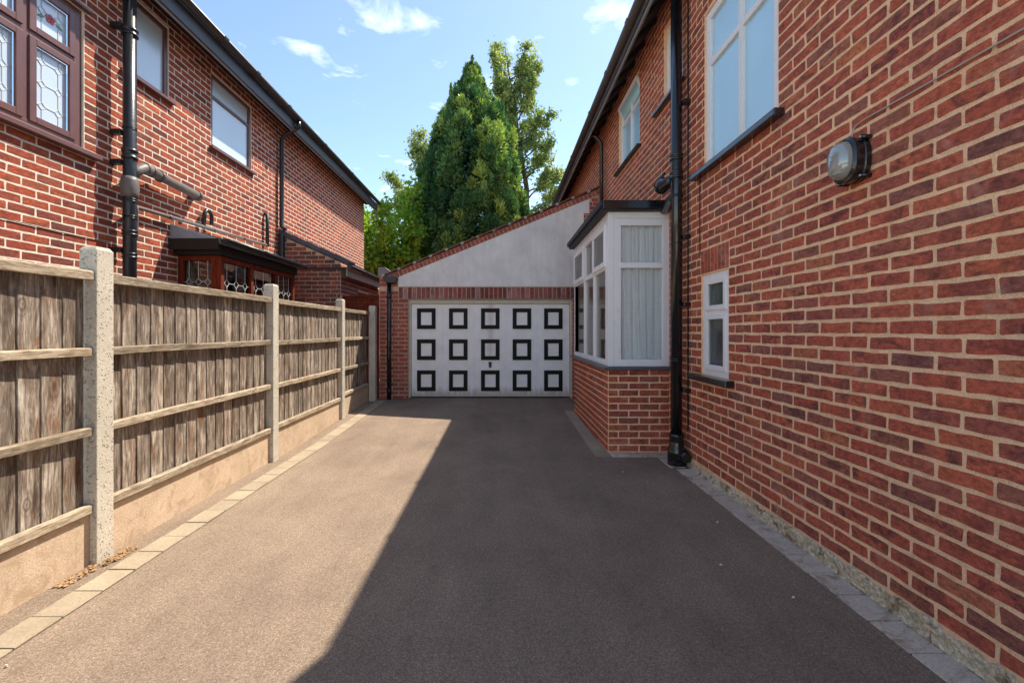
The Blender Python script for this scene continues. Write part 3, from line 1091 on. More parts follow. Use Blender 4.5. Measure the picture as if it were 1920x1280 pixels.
# --- bay window
BX, BY0, BY1 = 1.162, 4.75, 6.92
BF = Plane((0, BY0, 0), (1, 0, 0), (0, 0, 1), (0, -1, 0))      # face towards the camera, u = X
BS = Plane((BX, 0, 0), (0, 1, 0), (0, 0, 1), (-1, 0, 0))       # face towards the drive, u = Y
mb = MB()
mb.add([BF.pt(BX, 0), BF.pt(RX, 0), BF.pt(RX, .9), BF.pt(BX, .9)], [(0, 1, 2, 3)])
mb.add([BS.pt(BY0, 0), BS.pt(BY1, 0), BS.pt(BY1, .9), BS.pt(BY0, .9)], [(0, 1, 2, 3)])
mb.add([(BX, BY1, 0), (RX, BY1, 0), (RX, BY1, .9), (BX, BY1, .9)], [(0, 1, 2, 3)])
bay = mb.build('bay_window', M['mortar_right'], house_r, recalc=False)
bay['label'] = 'white bay window with net curtains on a low brick base'
fb = []
z = .01
for r in range(12):
    H = .0745
    if r % 2:
        xs = [BX, BX + .222, BX + .445, RX]
    else:
        xs = [BX, BX + .11, BX + .333, BX + .556, RX]
    for a, b in zip(xs[:-1], xs[1:]):
        fb.append(((a + b) / 2, z + H / 2, b - a - .014, H - .014))
    z += H
lay_bricks(BF, fb, bay, M['brick_right'], .003, .002, 300)
sb = courses(BY0, BY1, .01, .91, phase=.0, seed=8, H=.0745, joint=.014)
lay_bricks(BS, sb, bay, M['brick_right'], .003, .002, 240)
MB().prism(Plane((0, 0, .895), (1, 0, 0), (0, 1, 0), (0, 0, 1)),
           [(BX - .055, BY0 - .055), (RX, BY0 - .055), (RX, BY0 + .05), (BX + .05, BY0 + .05), (BX + .05, BY1 + .04), (BX - .055, BY1 + .04)], 0, .033
           ).build('sill', M['sill_grey'], bay, .005)
Z0, Z1 = .93, 2.595
TR = 2.02
# corner post and front window
MB().box(BX, BX + .065, BY0, BY0 + .065, Z0, Z1).build('corner_post', M['upvc'], bay, .004)
fx0, fx1 = BX + .067, RX - .004
fw = MB().frame(BF, fx0, fx1, Z0, Z1 - .07, .075, -.06, 0).build('front_frame', M['upvc'], bay, .005)
MB().pbox(BF, fx0, fx1, Z1 - .068, Z1, -.06, -.001).build('head_board', M['upvc'], bay, .003)
MB().pbox(BF, fx0 + .06, fx1 - .06, TR - .03, TR + .03, -.05, .006).build('transom', M['upvc'], fw, .005)
for a, b in ((Z0 + .075, TR - .03), (TR + .03, Z1 - .145)):
    MB().pbox(BF, fx0 + .073, fx1 - .073, a - .002, b + .002, -.04, -.032).build('pane', M['glass'], fw)
# side window: three lights, two with opening top sashes
MB().pbox(BS, BY0 + .067, BY1, Z1 - .068, Z1, -.06, -.001).build('head_board', M['upvc'], bay, .003)
sf = MB().frame(BS, BY0 + .067, BY1, Z0, Z1 - .07, .06, -.06, 0).build('side_frame', M['upvc'], bay, .004)
s_ed = [BY0 + .127, 5.47, 5.53, 6.09, 6.15, BY1 - .06]
for m in (5.50, 6.12):
    MB().pbox(BS, m - .03, m + .03, Z0 + .06, Z1 - .13, -.055, -.002).build('mullion', M['upvc'], sf, .003)
for i in range(0, 6, 2):
    a, b = s_ed[i], s_ed[i + 1]
    MB().pbox(BS, a, b, TR - .03, TR + .03, -.055, -.002).build('transom', M['upvc'], sf, .003)
    lo, hi = (Z0 + .06, TR - .03), (TR + .03, Z1 - .13)
    MB().pbox(BS, a - .002, b + .002, lo[0] - .002, lo[1] + .002, -.04, -.032).build('pane', M['glass'], sf)
    if i in (0, 4):
        s2 = MB().frame(BS, a - .03, b + .03, hi[0] - .03, hi[1] + .02, .06, .0, .018).build('sash', M['upvc'], sf, .005)
        MB().pbox(BS, a + .02, b - .02, hi[0] + .02, hi[1] - .03, -.002, .006).build('pane', M['glass'], s2)
    else:
        MB().pbox(BS, a - .002, b + .002, hi[0] - .002, hi[1] + .002, -.04, -.032).build('pane', M['glass'], sf)
MB().box(BX + .003, RX, BY1 - .06, BY1, Z0, Z1).build('end_panel', M['upvc'], bay)
MB().box(BX - .075, RX, BY0 - .075, BY1 + .06, Z1 + .002, Z1 + .105).build('roof', M['felt'], bay, .008)
MB().box(BX - .105, BX - .076, BY0 - .1, BY1 + .06, Z1 + .035, Z1 + .10).build('roof_edge', M['felt'], bay, .008)
MB().box(BX - .076, RX - .03, BY0 - .10, BY0 - .076, Z1 + .01, Z1 + .10).build('roof_edge', M['black_paint'], bay, .008)

# curtains hanging inside the bay
rc = random.Random(21)


def curtain(name, pl, u0, u1, v0, v1, n, material, label, lean=0.0, amp=.03, step=.0042, waves=13):
    ph = [rc.uniform(0, 6.28) for _ in range(5)]
    nu = int((u1 - u0) / step)
    vs, fs = [], []
    nv = 10
    for k in range(nv + 1):
        f = k / nv
        v = v0 + (v1 - v0) * f
        for i in range(nu + 1):
            s = i / nu
            q = s * waves * 6.283
            dn = amp * (.55 * math.sin(q + ph[0] + .8 * math.sin(q * .31 + ph[1])) + .45 * math.sin(q * .57 + ph[2] + f * .5)) * (1.1 - .35 * f)
            u = u0 + (u1 - u0) * s + lean * (1 - f) * (1 - s) + .008 * math.sin(q * .4 + f * 3 + ph[3])
            vs.append(pl.pt(u, v, n + dn))
    for k in range(nv):
        for i in range(nu):
            fs.append((k * (nu + 1) + i, k * (nu + 1) + i + 1, (k + 1) * (nu + 1) + i + 1, (k + 1) * (nu + 1) + i))
    o = MB().add(vs, fs, True).build(name, material, None, recalc=False)
    return tag(o, label, 'curtain')


curtain('curtain', BF, BX + .09, RX - .02, Z0 + .01, Z1 - .03, -.072, M['curtain'], 'pale grey pleated curtain behind the front pane of the white bay window', .04, .024, waves=11)
curtain('curtain', BS, BY0 + .14, BY1 - .061, Z0 + .01, Z1 - .03, -.06, M['cream_cloth'], 'net curtain behind the side lights of the white bay window', 0, .010, waves=26)

# ------------------------------------------------------------------ bulkhead wall light
lamp = thing('wall_light', 'black oval bulkhead light with ribbed glass on the right brick wall', 'wall light', (RX, 2.245, 2.18))
LP = Plane((RX, 2.245, 2.18), (0, 1, 0), (0, 0, 1), (-1, 0, 0))


def oval(rings, n=36, pw=2.6):
    vs, fs = [], []
    for (a, b, nn) in rings:
        for k in range(n):
            t = 2 * math.pi * k / n
            c, s_ = math.cos(t), math.sin(t)
            vs.append(LP.pt(a * math.copysign(abs(c) ** (2 / pw), c), b * math.copysign(abs(s_) ** (2 / pw), s_), nn))
    m = len(rings)
    for i in range(m - 1):
        for k in range(n):
            fs.append((i * n + k, i * n + (k + 1) % n, (i + 1) * n + (k + 1) % n, (i + 1) * n + k))
    fs.append(tuple(range((m - 1) * n, m * n)))
    return vs, fs


vs, fs = oval([(.082, .112, .006), (.082, .112, .03), (.078, .108, .034), (.078, .108, .06), (.083, .113, .063), (.083, .113, .08), (.070, .100, .088), (.06, .09, .088)])
MB().add(vs, fs).build('base', M['black_paint'], lamp, .002)
rings = []
for k in range(9):
    an = k / 8 * math.pi / 2
    rings.append((.066 * math.cos(an) ** .7 + .001, .094 * math.cos(an) ** .55 + .001, .088 + .055 * math.sin(an)))
vs, fs = oval(rings, 36, 2.3)
lens = MB().add(vs, fs, True).build('lens', M['lamp_lens'], lamp)
for k in range(-3, 4):
    v = k * .023
    lim = math.sqrt(max(0, 1 - (v / .096) ** 2))
    path = []
    for j in range(11):
        s_ = -1 + 2 * j / 10
        path.append(LP.pt(.062 * s_ * lim ** .6, v, .088 + .0535 * math.sqrt(max(0, 1 - s_ * s_)) * lim ** .5))
    MB().tube(path, .0034, 6).build('rib', M['lamp_lens'], lens)
for (u, v) in ((-.07, .095), (.07, .095), (-.07, -.095), (.07, -.095)):
    MB().tube([LP.pt(u, v, .0), LP.pt(u, v, .05)], .012, 10).build('mounting_lug', M['black_paint'], lamp)
    MB().tube([LP.pt(u, v, .05), LP.pt(u, v, .056)], .006, 8).build('screw', M['brass'], lamp)
MB().tube([(RX - .02, 2.27, 2.28), (RX - .014, 2.272, 2.34), (RX - .012, 2.255, 2.365), (RX - .011, 2.2, 2.372), (RX - .011, 1.9, 2.369), (RX - .011, 1.4, 2.366), (RX - .011, .6, 2.37)],
          .004, 8).build('cable', M['cable_white'], lamp)

# ------------------------------------------------------------------ garage at the end of the drive
GY = 7.93
GP = Plane((0, GY, 0), (1, 0, 0), (0, 0, 1), (0, -1, 0))
garage = thing('garage', 'single-storey garage with white gable and sloping tiled roof at the end of the drive', 'garage', (-.2, GY, .08))
gx0 = -2.17
GT = lambda x: 2.235 + (x + 1.95) * .408          # underside of the verge bricks
wall = MB()
hole = (-1.652, 1.292, 0, 1.886)
wall_sheet(GP, gx0, RX, 0, 2.1, [hole], .12).build('wall', M['mortar_garage'], garage, recalc=False)
MB().add([GP.pt(gx0, 2.1), GP.pt(RX, 2.1), GP.pt(RX, GT(RX) + .06), GP.pt(-1.95, GT(-1.95) + .04), GP.pt(gx0, 2.27)], [(0, 1, 2, 3, 4)]).build('gable_wall', M['mortar_garage'], garage, recalc=False)
gb = courses(gx0, -1.652, .08, 2.1, [(-1.83, -1.6, 1.88, 2.2)], seed=3, phase=.0)
gb += courses(1.292, RX, .08, 1.88, [], seed=4)
gb += courses(gx0, -1.84, 2.105, 2.26, [], seed=6)
gb += [b for b in courses(1.44, RX, 3.25, 3.86, [], seed=7, top=lambda x: GT(x))]
lay_bricks(GP, gb, garage, M['brick_garage'], .006, .002, 300, minpx=6)
# brick-on-end lintel
n = 45
sp = (RX + 1.83) / n
lb = [(-1.83 + sp * (i + .5), 1.992, sp - .011, .200) for i in range(n)]
lay_bricks(GP, lb, garage, M['brick_lintel'], .008, .0015, 300, name='lintel_brick', minpx=4)
MB().pbox(GP, -1.84, RX, 1.876, 1.884, -.10, .004).build('lintel_bar', M['sill_grey'], garage)
# rendered gable
gr = [(-1.834, 2.104), (1.50, 2.104), (1.50, 3.42), (1.60, 3.42), (1.60, GT(1.60) - .008), (-1.834, GT(-1.834) - .012)]
MB().prism(GP, gr, 0, .016).build('render_panel', M['render'], garage)
# verge: a course of headers on edge, then the tile ends
ca, sa = math.cos(math.atan(.408)), math.sin(math.atan(.408))
VP = Plane(GP.pt(-1.95, GT(-1.95), .006), (ca, 0, sa), (-sa, 0, ca), (0, -1, 0))
vlen = (RX + 1.95) / ca
k = int(vlen / .078)
lay_bricks(VP, [(.078 * (i + .5), .046, .066, .088) for i in range(k)], garage, M['brick_garage'], .012, .0012, 300, name='verge_brick', minpx=4)
MB().pbox(VP, 0, vlen, -.002, .094, -.05, .002).build('verge_bedding', M['mortar_garage'], garage)
rt = random.Random(4)
for i in range(int(vlen / .306) + 2):
    u = -.12 + i * .306
    e = min(u + .37, vlen - .0)
    if e - u < .1:
        break
    pts = [(u, .098), (e, .120 - .0), (e, .142), (u, .132)]
    t_ = MB().prism(VP, pts, -.30, .045 + rt.uniform(-.004, .006)).build('roof_tile', M['tile_red'], garage, .004)
    MB().prism(VP, [(u - .02, .096), (u + .03, .096), (u + .035, .128), (u + .0, .140), (u - .02, .125)], .0, .05).build('mortar_dab', M['mortar_fillet'], t_, .004)
mb = MB()
mb.prism(VP, [(-.1, .09), (vlen, .1), (vlen, .13), (-.1, .12)], -4.7, -.30)
mb.build('roof', M['tile_red'], garage)
# side wall of the garage, unseen ends
mb = MB()
mb.add([(gx0, GY, 0), (gx0, 12.4, 0), (gx0, 12.4, 2.2), (gx0, GY, 2.2)], [(0, 1, 2, 3)])
mb.add([(gx0, 12.4, 0), (RX, 12.4, 0), (RX, 12.4, 3.8), (gx0, 12.4, 2.2)], [(0, 1, 2, 3)])
mb.build('outer_wall', M['brick_garage'], garage, recalc=False)
# door
DP = Plane((0, 8.03, 0), (1, 0, 0), (0, 0, 1), (0, -1, 0))
dx0, dx1, dz0, dz1 = -1.652, 1.292, .10, 1.876
MB().pbox(DP, dx0, dx0 + .03, dz0, dz1, -.02, .05).build('door_jamb', M['door_frame'], garage, .003)
MB().pbox(DP, dx1 - .03, dx1, dz0, dz1, -.02, .05).build('door_jamb', M['door_frame'], garage, .003)
MB().pbox(DP, dx0 + .03, dx1 - .03, dz1 - .075, dz1, -.02, .048).build('door_head', M['door_frame'], garage, .003)
door = MB().pbox(DP, dx0 + .032, dx1 - .032, dz0 + .012, dz1 - .078, -.03, 0).build('garage_door', M['garage_door'], garage, .003)
door['label'] = 'white up-and-over garage door with fifteen black square frames'
S = 8.03 / F_PX
cxs = [(c - VX) * S for c in (799.6, 859.4, 919.3, 978.5, 1037.3)]
czs = [CAM_H + (VY - c) * S for c in (597.4, 655.3, 713.3)]
seams = [(a + b) / 2 for a, b in zip(cxs[:-1], cxs[1:])]
edges = [dx0 + .034] + seams + [dx1 - .034]
for a, b in zip(edges[:-1], edges[1:]):
    MB().pbox(DP, a + .004, b - .004, dz0 + .016, dz1 - .082, .0, .010).build('door_panel', M['garage_door'], door, .003)
for cx in cxs:
    for cz in czs:
        f = MB().frame(DP, cx - .205, cx + .205, cz - .222, cz + .222, .022, .010, .0135).build('panel_moulding', M['garage_door'], door, .002)
        q = MB().frame(DP, cx - .169, cx + .169, cz - .188, cz + .188, .072, .010, .024).build('black_square', M['door_black'], door, .003)
hx, hz = (919 - VX) * S, CAM_H + (VY - 683) * S
MB().prism(DP, [(hx - .034, hz + .045), (hx + .034, hz + .045), (hx + .022, hz - .01), (hx + .026, hz - .055), (hx - .026, hz - .055), (hx - .022, hz - .01)], .01, .022).build('handle_plate', M['black_plastic'], door, .003)
MB().tube([DP.pt(hx, hz + .01, .02), DP.pt(hx, hz + .01, .05), DP.pt(hx, hz - .03, .055)], .012, 10).build('door_handle', M['black_plastic'], door)
# kneeler stone, hopper and downpipe at the low corner
MB().prism(GP, [(gx0 - .03, 2.27), (gx0 + .10, 2.27), (gx0 + .10, 2.45), (gx0 - .03, 2.45)], -.25, .01).build('kneeler_stone', M['concrete_grey'], garage, .006)
mb = MB()
mb.add([GP.pt(gx0 + .102, 2.44, .0), GP.pt(gx0 + .30, 2.31, .02), GP.pt(gx0 + .30, 2.275, .02), GP.pt(gx0 + .102, 2.275, .0),
        GP.pt(gx0 + .102, 2.44, -.25), GP.pt(gx0 + .30, 2.31, -.25), GP.pt(gx0 + .30, 2.275, -.25), GP.pt(gx0 + .102, 2.275, -.25)],
       [(0, 1, 2, 3), (7, 6, 5, 4), (0, 4, 5, 1), (1, 5, 6, 2), (2, 6, 7, 3), (3, 7, 4, 0)])
mb.build('corner_tile', M['concrete_grey'], garage, .004)
hop = MB()
hop.prism(GP, [(gx0 + .10, 2.272), (gx0 + .33, 2.272), (gx0 + .345, 2.25), (gx0 + .30, 2.16), (gx0 + .14, 2.16), (gx0 + .09, 2.25)], .018, .14)
hop.build('rain_hopper', M['gutter_brown'], garage, .006)
dp = MB().tube([GP.pt(gx0 + .185, 2.165, .07), GP.pt(gx0 + .185, .09, .07)], .036, 16).build('downpipe', M['black_paint'], garage)
for z in (1.9, 1.0, .22):
    MB().tube([GP.pt(gx0 + .185, z, .07), GP.pt(gx0 + .185, z + .05, .07)], .042, 16).build('pipe_collar', M['black_paint'], dp)

# ------------------------------------------------------------------ the house on the left
LX = -3.9
LW = Plane((LX, 0, 0), (0, 1, 0), (0, 0, 1), (1, 0, 0))
house_l = thing('brick_house', 'sunlit orange-red brick house on the left behind the fence', 'house', (LX, 7, 0))
L_END = 12.6
lw_big = (3.15, 4.125, 2.995, 4.30)
lw_2 = (4.55, 5.18, 4.02, 4.86)
lw_3 = (5.94, 6.90, 3.80, 4.80)
holes_l = [lw_big, lw_2, lw_3]
wall_sheet(LW, 1.8, L_END, 0, 5.1, holes_l, .1).build('wall', M['mortar_left'], house_l, recalc=False)
bl = courses(1.8, L_END, .02, 5.05, holes_l + [(5.32, 7.2, 0, 2.42)], phase=.1, seed=15, joint=.0135)
lay_bricks(LW, bl, house_l, M['brick_left'], .0016, .002, 300, visible=lambda c, cx, cy: cy < VY - .148 * (VX - cx) - 2)
wl, pans = make_window(house_l, LW, *lw_big, .02, [3.636], 3.80, .075, M['frame_brown'], M['leaded_left'], .06,
                       sash=((0, 0), (0, 1), (1, 0), (1, 1)), label='brown window with leaded lights and a small rose')
for i, (p, rect, n) in enumerate(pans):
    leading(LW, rect, n, p, 2, .19 if i < 2 else .21, .007, .032)
MB().pbox(LW, 3.08, 4.25, 2.945, 2.993, -.05, .07).build('sill', M['frame_brown'], wl, .006)
MB().pbox(LW, 3.10, 4.17, 4.302, 4.33, -.02, .05).build('drip_board', M['frame_brown'], wl, .004)
p, rect, n = pans[3]
cu, cv = (rect[0] + rect[1]) / 2, (rect[2] + rect[3]) / 2 + .01
for k in range(5):
    a = k * 2 * math.pi / 5 + .3
    c2 = (cu + .024 * math.cos(a), cv + .024 * math.sin(a))
    MB().prism(LW, [(c2[0] + .019 * math.cos(t * math.pi / 4), c2[1] + .019 * math.sin(t * math.pi / 4)) for t in range(8)], n + .001, n + .006).build('rose_petal', M['red_glass'], p)
for s_ in (-1, 1):
    MB().prism(LW, [(cu + s_ * .045, cv - .012), (cu + s_ * .075, cv - .035), (cu + s_ * .11, cv - .03), (cu + s_ * .08, cv - .005)], n + .001, n + .005).build('rose_leaf', M['green_glass'], p)
wl2, _ = make_window(house_l, LW, *lw_2, .012, [], None, .05, M['frame_brown'], M['frosted_left'], .05, label='frosted window beside the soil stack')
MB().pbox(LW, 4.52, 5.24, 3.985, 4.018, -.04, .05).build('sill', M['frame_brown'], wl2, .005)
wl3, _ = make_window(house_l, LW, *lw_3, .012, [], 4.50, .05, M['frame_brown'], M['frosted_left'], .05, label='brown framed frosted window with a top light')
MB().pbox(LW, 5.90, 6.96, 3.765, 3.798, -.04, .05).build('sill', M['frame_brown'], wl3, .005)

# eaves of the left house
MB().box(-3.62, -3.59, 1.5, L_END + .3, 4.80, 5.0).build('fascia', M['fascia_dark'], house_l, .004)
MB().box(LX - .05, -3.622, 1.5, L_END + .28, 4.985, 5.01).build('soffit', M['soffit'], house_l)
MB().box(-3.655, -3.622, 1.5, L_END + .28, 4.80, 4.84).build('soffit_bead', M['lead'], house_l, .003)
half_round_gutter(house_l, -3.53, 5.03, 1.5, L_END + .32, .058, M['gutter_brown'], -1, [4.6, 5.6, 6.35, 7.3, 8.8, 10.4])
mb = MB()
pts = [(-3.58, 5.02), (-3.58, 5.11), (-7.6, 8.71), (-7.6, 8.62)]
vs = [(x, y, z) for y in (1.5, L_END + .35) for x, z in pts]
mb.add(vs, [(0, 1, 2, 3), (7, 6, 5, 4), (0, 4, 5, 1), (1, 5, 6, 2), (2, 6, 7, 3), (3, 7, 4, 0)])
mb.build('roof', M['tile_grey'], house_l)
mb = MB()
mb.add([(LX, L_END, 0), (-11, L_END, 0), (-11, L_END, 5), (-7.6, L_END, 8.6), (LX, L_END, 5)], [(0, 1, 2, 3, 4)])
mb.add([(LX, 1.8, 0), (-11, 1.8, 0), (-11, 1.8, 5), (-7.6, 1.8, 8.6), (LX, 1.8, 5)], [(0, 1, 2, 3, 4)])
mb.build('outer_wall', M['brick_left'], house_l, recalc=False)

# soil stack with its branch, waste pipes
SX, SY = -3.76, 4.47
st = MB().tube([(SX, SY, 0), (SX, SY, 5.3)], .057, 20).build('soil_stack', M['soil_stack'], house_l)
for z, h, r in ((4.30, .07, .072), (3.05, .10, .070), (2.62, .03, .066), (2.45, .03, .064), (2.28, .05, .067), (2.05, .05, .066), (3.35, .02, .062)):
    MB().tube([(SX, SY, z), (SX, SY, z + h * .25), (SX, SY, z + h * .3), (SX, SY, z + h * .7), (SX, SY, z + h * .75), (SX, SY, z + h)],
              [r, r, r - .007, r - .007, r, r], 20).build('pipe_collar', M['soil_stack'], st)
MB().tube([(SX, SY, 2.66), (SX, SY, 2.70), (SX, SY, 2.76), (SX, SY, 2.83), (SX, SY, 2.87)], [.066, .076, .080, .074, .066], 20).build('access_joint', M['pipe_grey'], st)
for z in (4.35, 3.28, 2.98, 2.1):
    MB().box(LX + .002, SX - .03, SY - .08, SY - .02, z, z + .05).build('pipe_bracket', M['black_plastic'], st, .006)
br = MB().tube([(SX, SY + .01, 2.88), (SX, SY + .10, 2.98), (SX, SY + .17, 3.02), (SX, SY + .3, 3.035), (SX - .03, SY + .42, 3.03), (SX - .03, 5.55, 3.00)],
               [.052, .052, .058, .058, .05, .05], 16).build('branch_pipe', M['pipe_grey'], st)
for y2 in (SY + .18, SY + .26, SY + .42, 5.5):
    MB().tube([(SX - (.0 if y2 < SY + .4 else .03), y2, 3.03 if y2 < 5 else 3.0), (SX - (.0 if y2 < SY + .4 else .03), y2 + .04, 3.03 if y2 < 5 else 3.0)], .062, 16).build('pipe_collar', M['pipe_grey'], br)
MB().tube([(SX - .02, 5.52, 3.0), (LX - .02, 5.56, 3.0)], .05, 14).build('wall_bend', M['pipe_grey'], br)
wp = MB().tube([(SX, SY + .02, 2.60), (SX - .05, SY + .12, 2.61), (SX - .08, SY + .2, 2.62), (LX + .05, 7.25, 2.72)], .021, 10).build('waste_pipe', M['pipe_grey'], house_l)
for y2 in (5.1, 5.9, 6.6):
    zz = 2.62 + (y2 - 4.67) / 2.58 * .10
    MB().tube([(LX + .055, y2, zz), (LX + .055, y2 + .06, zz)], .027, 10).build('pipe_collar', M['pipe_grey'], wp)
MB().tube([(SX + .0, SY + .08, 2.60), (SX - .02, SY + .10, 2.55), (SX - .02, SY + .10, 2.28), (SX - .04, SY + .08, 2.22)], .022, 10).build('vent_pipe', M['pipe_grey'], wp)
MB().tube([(LX + .05, 7.28, 2.70), (LX + .05, 7.28, 3.22), (LX - .02, 7.28, 3.25)], .028, 10).build('overflow_pipe', M['black_plastic'], wp)
MB().tube([(LX + .05, 5.72, 2.66), (LX + .06, 5.72, 2.84), (LX + .06, 5.76, 2.89), (LX + .06, 5.82, 2.89), (LX + .06, 5.86, 2.84), (LX + .06, 5.86, 2.72)], .024, 10).build('trap_bend', M['black_plastic'], wp)
# rainwater downpipe with swan neck
MB().tube([(-3.53, 7.72, 4.97), (-3.53, 7.72, 4.88), (-3.60, 7.73, 4.84), (-3.80, 7.74, 4.74), (-3.84, 7.74, 4.66), (-3.84, 7.74, 3.14), (-3.78, 7.76, 3.08)], .037, 14).build('downpipe', M['soil_stack'], house_l)

MB().tube([(LX + .008, 2.2, 2.19), (LX + .008, 3.4, 2.196), (LX + .008, 3.9, 2.186), (LX + .008, 4.38, 2.192)], .0035, 6).build('thin_wire', M['black_plastic'], house_l)

# mahogany box bay with leaded lights
lb0, lb1, lbx = 5.30, 7.20, -3.36
LBS = Plane((lbx, 0, 0), (0, 1, 0), (0, 0, 1), (1, 0, 0))
LBF = Plane((0, lb0, 0), (1, 0, 0), (0, 0, 1), (0, -1, 0))
base = MB().box(LX + .002, lbx - .02, lb0 + .02, lb1, 0, .9)
lbay = base.build('box_bay', M['brick_left'], house_l)
lbay['label'] = 'low mahogany box bay with leaded lights and black gutter'
zt = 2.22
sfr = MB().frame(LBS, lb0, lb1, .92, zt, .065, -.06, 0).build('side_frame', M['mahogany'], lbay, .004)
for m in (5.98, 6.62):
    MB().pbox(LBS, m - .032, m + .032, .985, zt - .065, -.055, -.002).build('mullion', M['mahogany'], sfr, .003)
for a, b in ((lb0 + .065, 5.948), (6.012, 6.588), (6.652, lb1 - .065)):
    pn_ = MB().pbox(LBS, a, b, .985, zt - .065, -.04, -.034).build('pane', M['glass'], sfr)
    leading(LBS, (a, b, .985, zt - .065), -.033, pn_, 3, .30, .006, .05, .35)
ffr = MB().frame(LBF, LX + .02, lbx - .062, .92, zt, .06, -.06, 0).build('front_frame', M['mahogany'], lbay, .004)
pn_ = MB().pbox(LBF, LX + .08, lbx - .122, .98, zt - .06, -.04, -.034).build('pane', M['glass'], ffr)
leading(LBF, (LX + .08, lbx - .122, .98, zt - .06), -.033, pn_, 3, .30, .005, .04, .35)
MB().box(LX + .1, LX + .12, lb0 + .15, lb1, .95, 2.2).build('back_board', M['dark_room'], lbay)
MB().box(LX, lbx + .03, lb0 - .05, lb1 + .02, zt + .002, 2.34).build('fascia', M['soffit'], lbay, .004)
mb = MB()
pts = [(LX, 2.345), (lbx + .06, 2.345), (lbx + .06, 2.39), (LX, 2.58)]
vs = [(x, y, z) for y in (lb0 - .1, lb1 + .05) for x, z in pts]
mb.add(vs, [(0, 1, 2, 3), (7, 6, 5, 4), (0, 4, 5, 1), (1, 5, 6, 2), (2, 6, 7, 3), (3, 7, 4, 0)])
mb.build('roof', M['lead'], lbay, .006)
MB().add([(LX + .012, lb0 - .06, 2.60), (LX + .012, lb1, 2.60), (LX + .25, lb1, 2.52), (LX + .25, lb0 - .06, 2.52)], [(0, 1, 2, 3)]).build('flashing', M['lead'], lbay, recalc=False)
MB().box(LX, lbx + .05, lb0 - .13, lb0 - .102, 2.27, 2.40).build('barge_board', M['soffit'], lbay, .004)
half_round_gutter(lbay, lbx + .12, 2.39, lb0 - .12, lb1 + .12, .055, M['soil_stack'], 1, [6.0], 'gutter')

# lean-to extension beyond the bay
EX, EY = -2.826, 7.8
EP = Plane((0, EY, 0), (1, 0, 0), (0, 0, 1), (0, -1, 0))
ES = Plane((EX, 0, 0), (0, 1, 0), (0, 0, 1), (1, 0, 0))
ET = lambda x: 3.0 - (x - LX) * .444
mb = MB()
mb.add([EP.pt(LX, 0), EP.pt(EX, 0), EP.pt(EX, ET(EX)), EP.pt(LX, ET(LX))], [(0, 1, 2, 3)])
mb.add([ES.pt(EY, 0), ES.pt(10.3, 0), ES.pt(10.3, 2.45), ES.pt(EY, 2.45)], [(0, 1, 2, 3)])
ext = mb.build('side_extension', M['mortar_dark'], house_l, recalc=False)
eb = courses(LX, EX, .02, 3.0, [], seed=22, top=lambda x: ET(x))
lay_bricks(EP, eb, ext, M['brick_dark'], .006, .002, 300, visible=lambda c, cx, cy: c.z > 1.55, minpx=5)
es = courses(EY, 10.3, .02, 2.3, [(8.75, 9.45, 1.2, 2.08)], seed=23)
lay_bricks(ES, es, ext, M['brick_dark'], .006, .002, 60, visible=lambda c, cx, cy: c.z > 1.85, minpx=5)
ev = Plane(EP.pt(LX - .03, ET(LX) + .02, .02), (.914, 0, -.406), (.406, 0, .914), (0, -1, 0))
L_ = 1.36
for i in range(5):
    u = i * .272
    MB().prism(ev, [(u - .01, .015), (u + .275, -.0), (u + .275, .085), (u - .01, .10)], -.3, .03 + .004 * (i % 2)).build('roof_tile', M['tile_grey'], ext, .006)
MB().prism(ev, [(-.02, -.01), (L_, -.01), (L_, .05), (-.02, .05)], -2.5, -.302).build('extension_roof', M['tile_grey'], ext)
MB().box(LX + .1, EX + .12, EY - .03, EY - .006, 2.395, 2.43).build('string_board', M['black_plastic'], ext)
MB().box(EX + .10, EX + .125, EY - .02, 10.3, 2.27, 2.42).build('fascia', M['fascia_grey'], ext, .003)
half_round_gutter(ext, EX + .18, 2.455, EY - .06, 10.3, .052, M['gutter_brown'], 1, [8.6, 9.5])
wx, _ = make_window(ext, ES, 8.75, 9.45, 1.2, 2.08, -.01, [], None, .06, M['mahogany'], M['glass'], .05)
MB().box(LX + .02, LX + .10, EY - .10, EY - .02, 2.35, 3.02).build('rain_outlet', M['soil_stack'], ext, .02)

# ------------------------------------------------------------------ timber gate between the extension and the garage
gate = thing('timber_gate', 'red-brown boarded gate between the left extension and the garage pier', 'gate', (-2.5, 7.9, 0))
QP = Plane((0, 7.9, 0), (1, 0, 0), (0, 0, 1), (0, -1, 0))
for i in range(7):
    a = EX + .03 + i * .0895
    MB().pbox(QP, a, a + .085, .1, 1.86, -.02, .0 + .003 * (i % 2)).build('board', M['gate_wood'], gate, .003)
MB().pbox(QP, EX + .01, -2.18, 1.862, 1.92, -.03, .02).build('top_rail', M['gate_wood'], gate, .004)
MB().pbox(QP, EX + .0, -2.175, 1.922, 1.94, -.04, .035).build('capping', M['gate_wood'], gate, .003)
MB().pbox(QP, EX + .02, -2.19, 1.72, 1.80, .004, .02).build('cross_rail', M['gate_wood'], gate, .003)

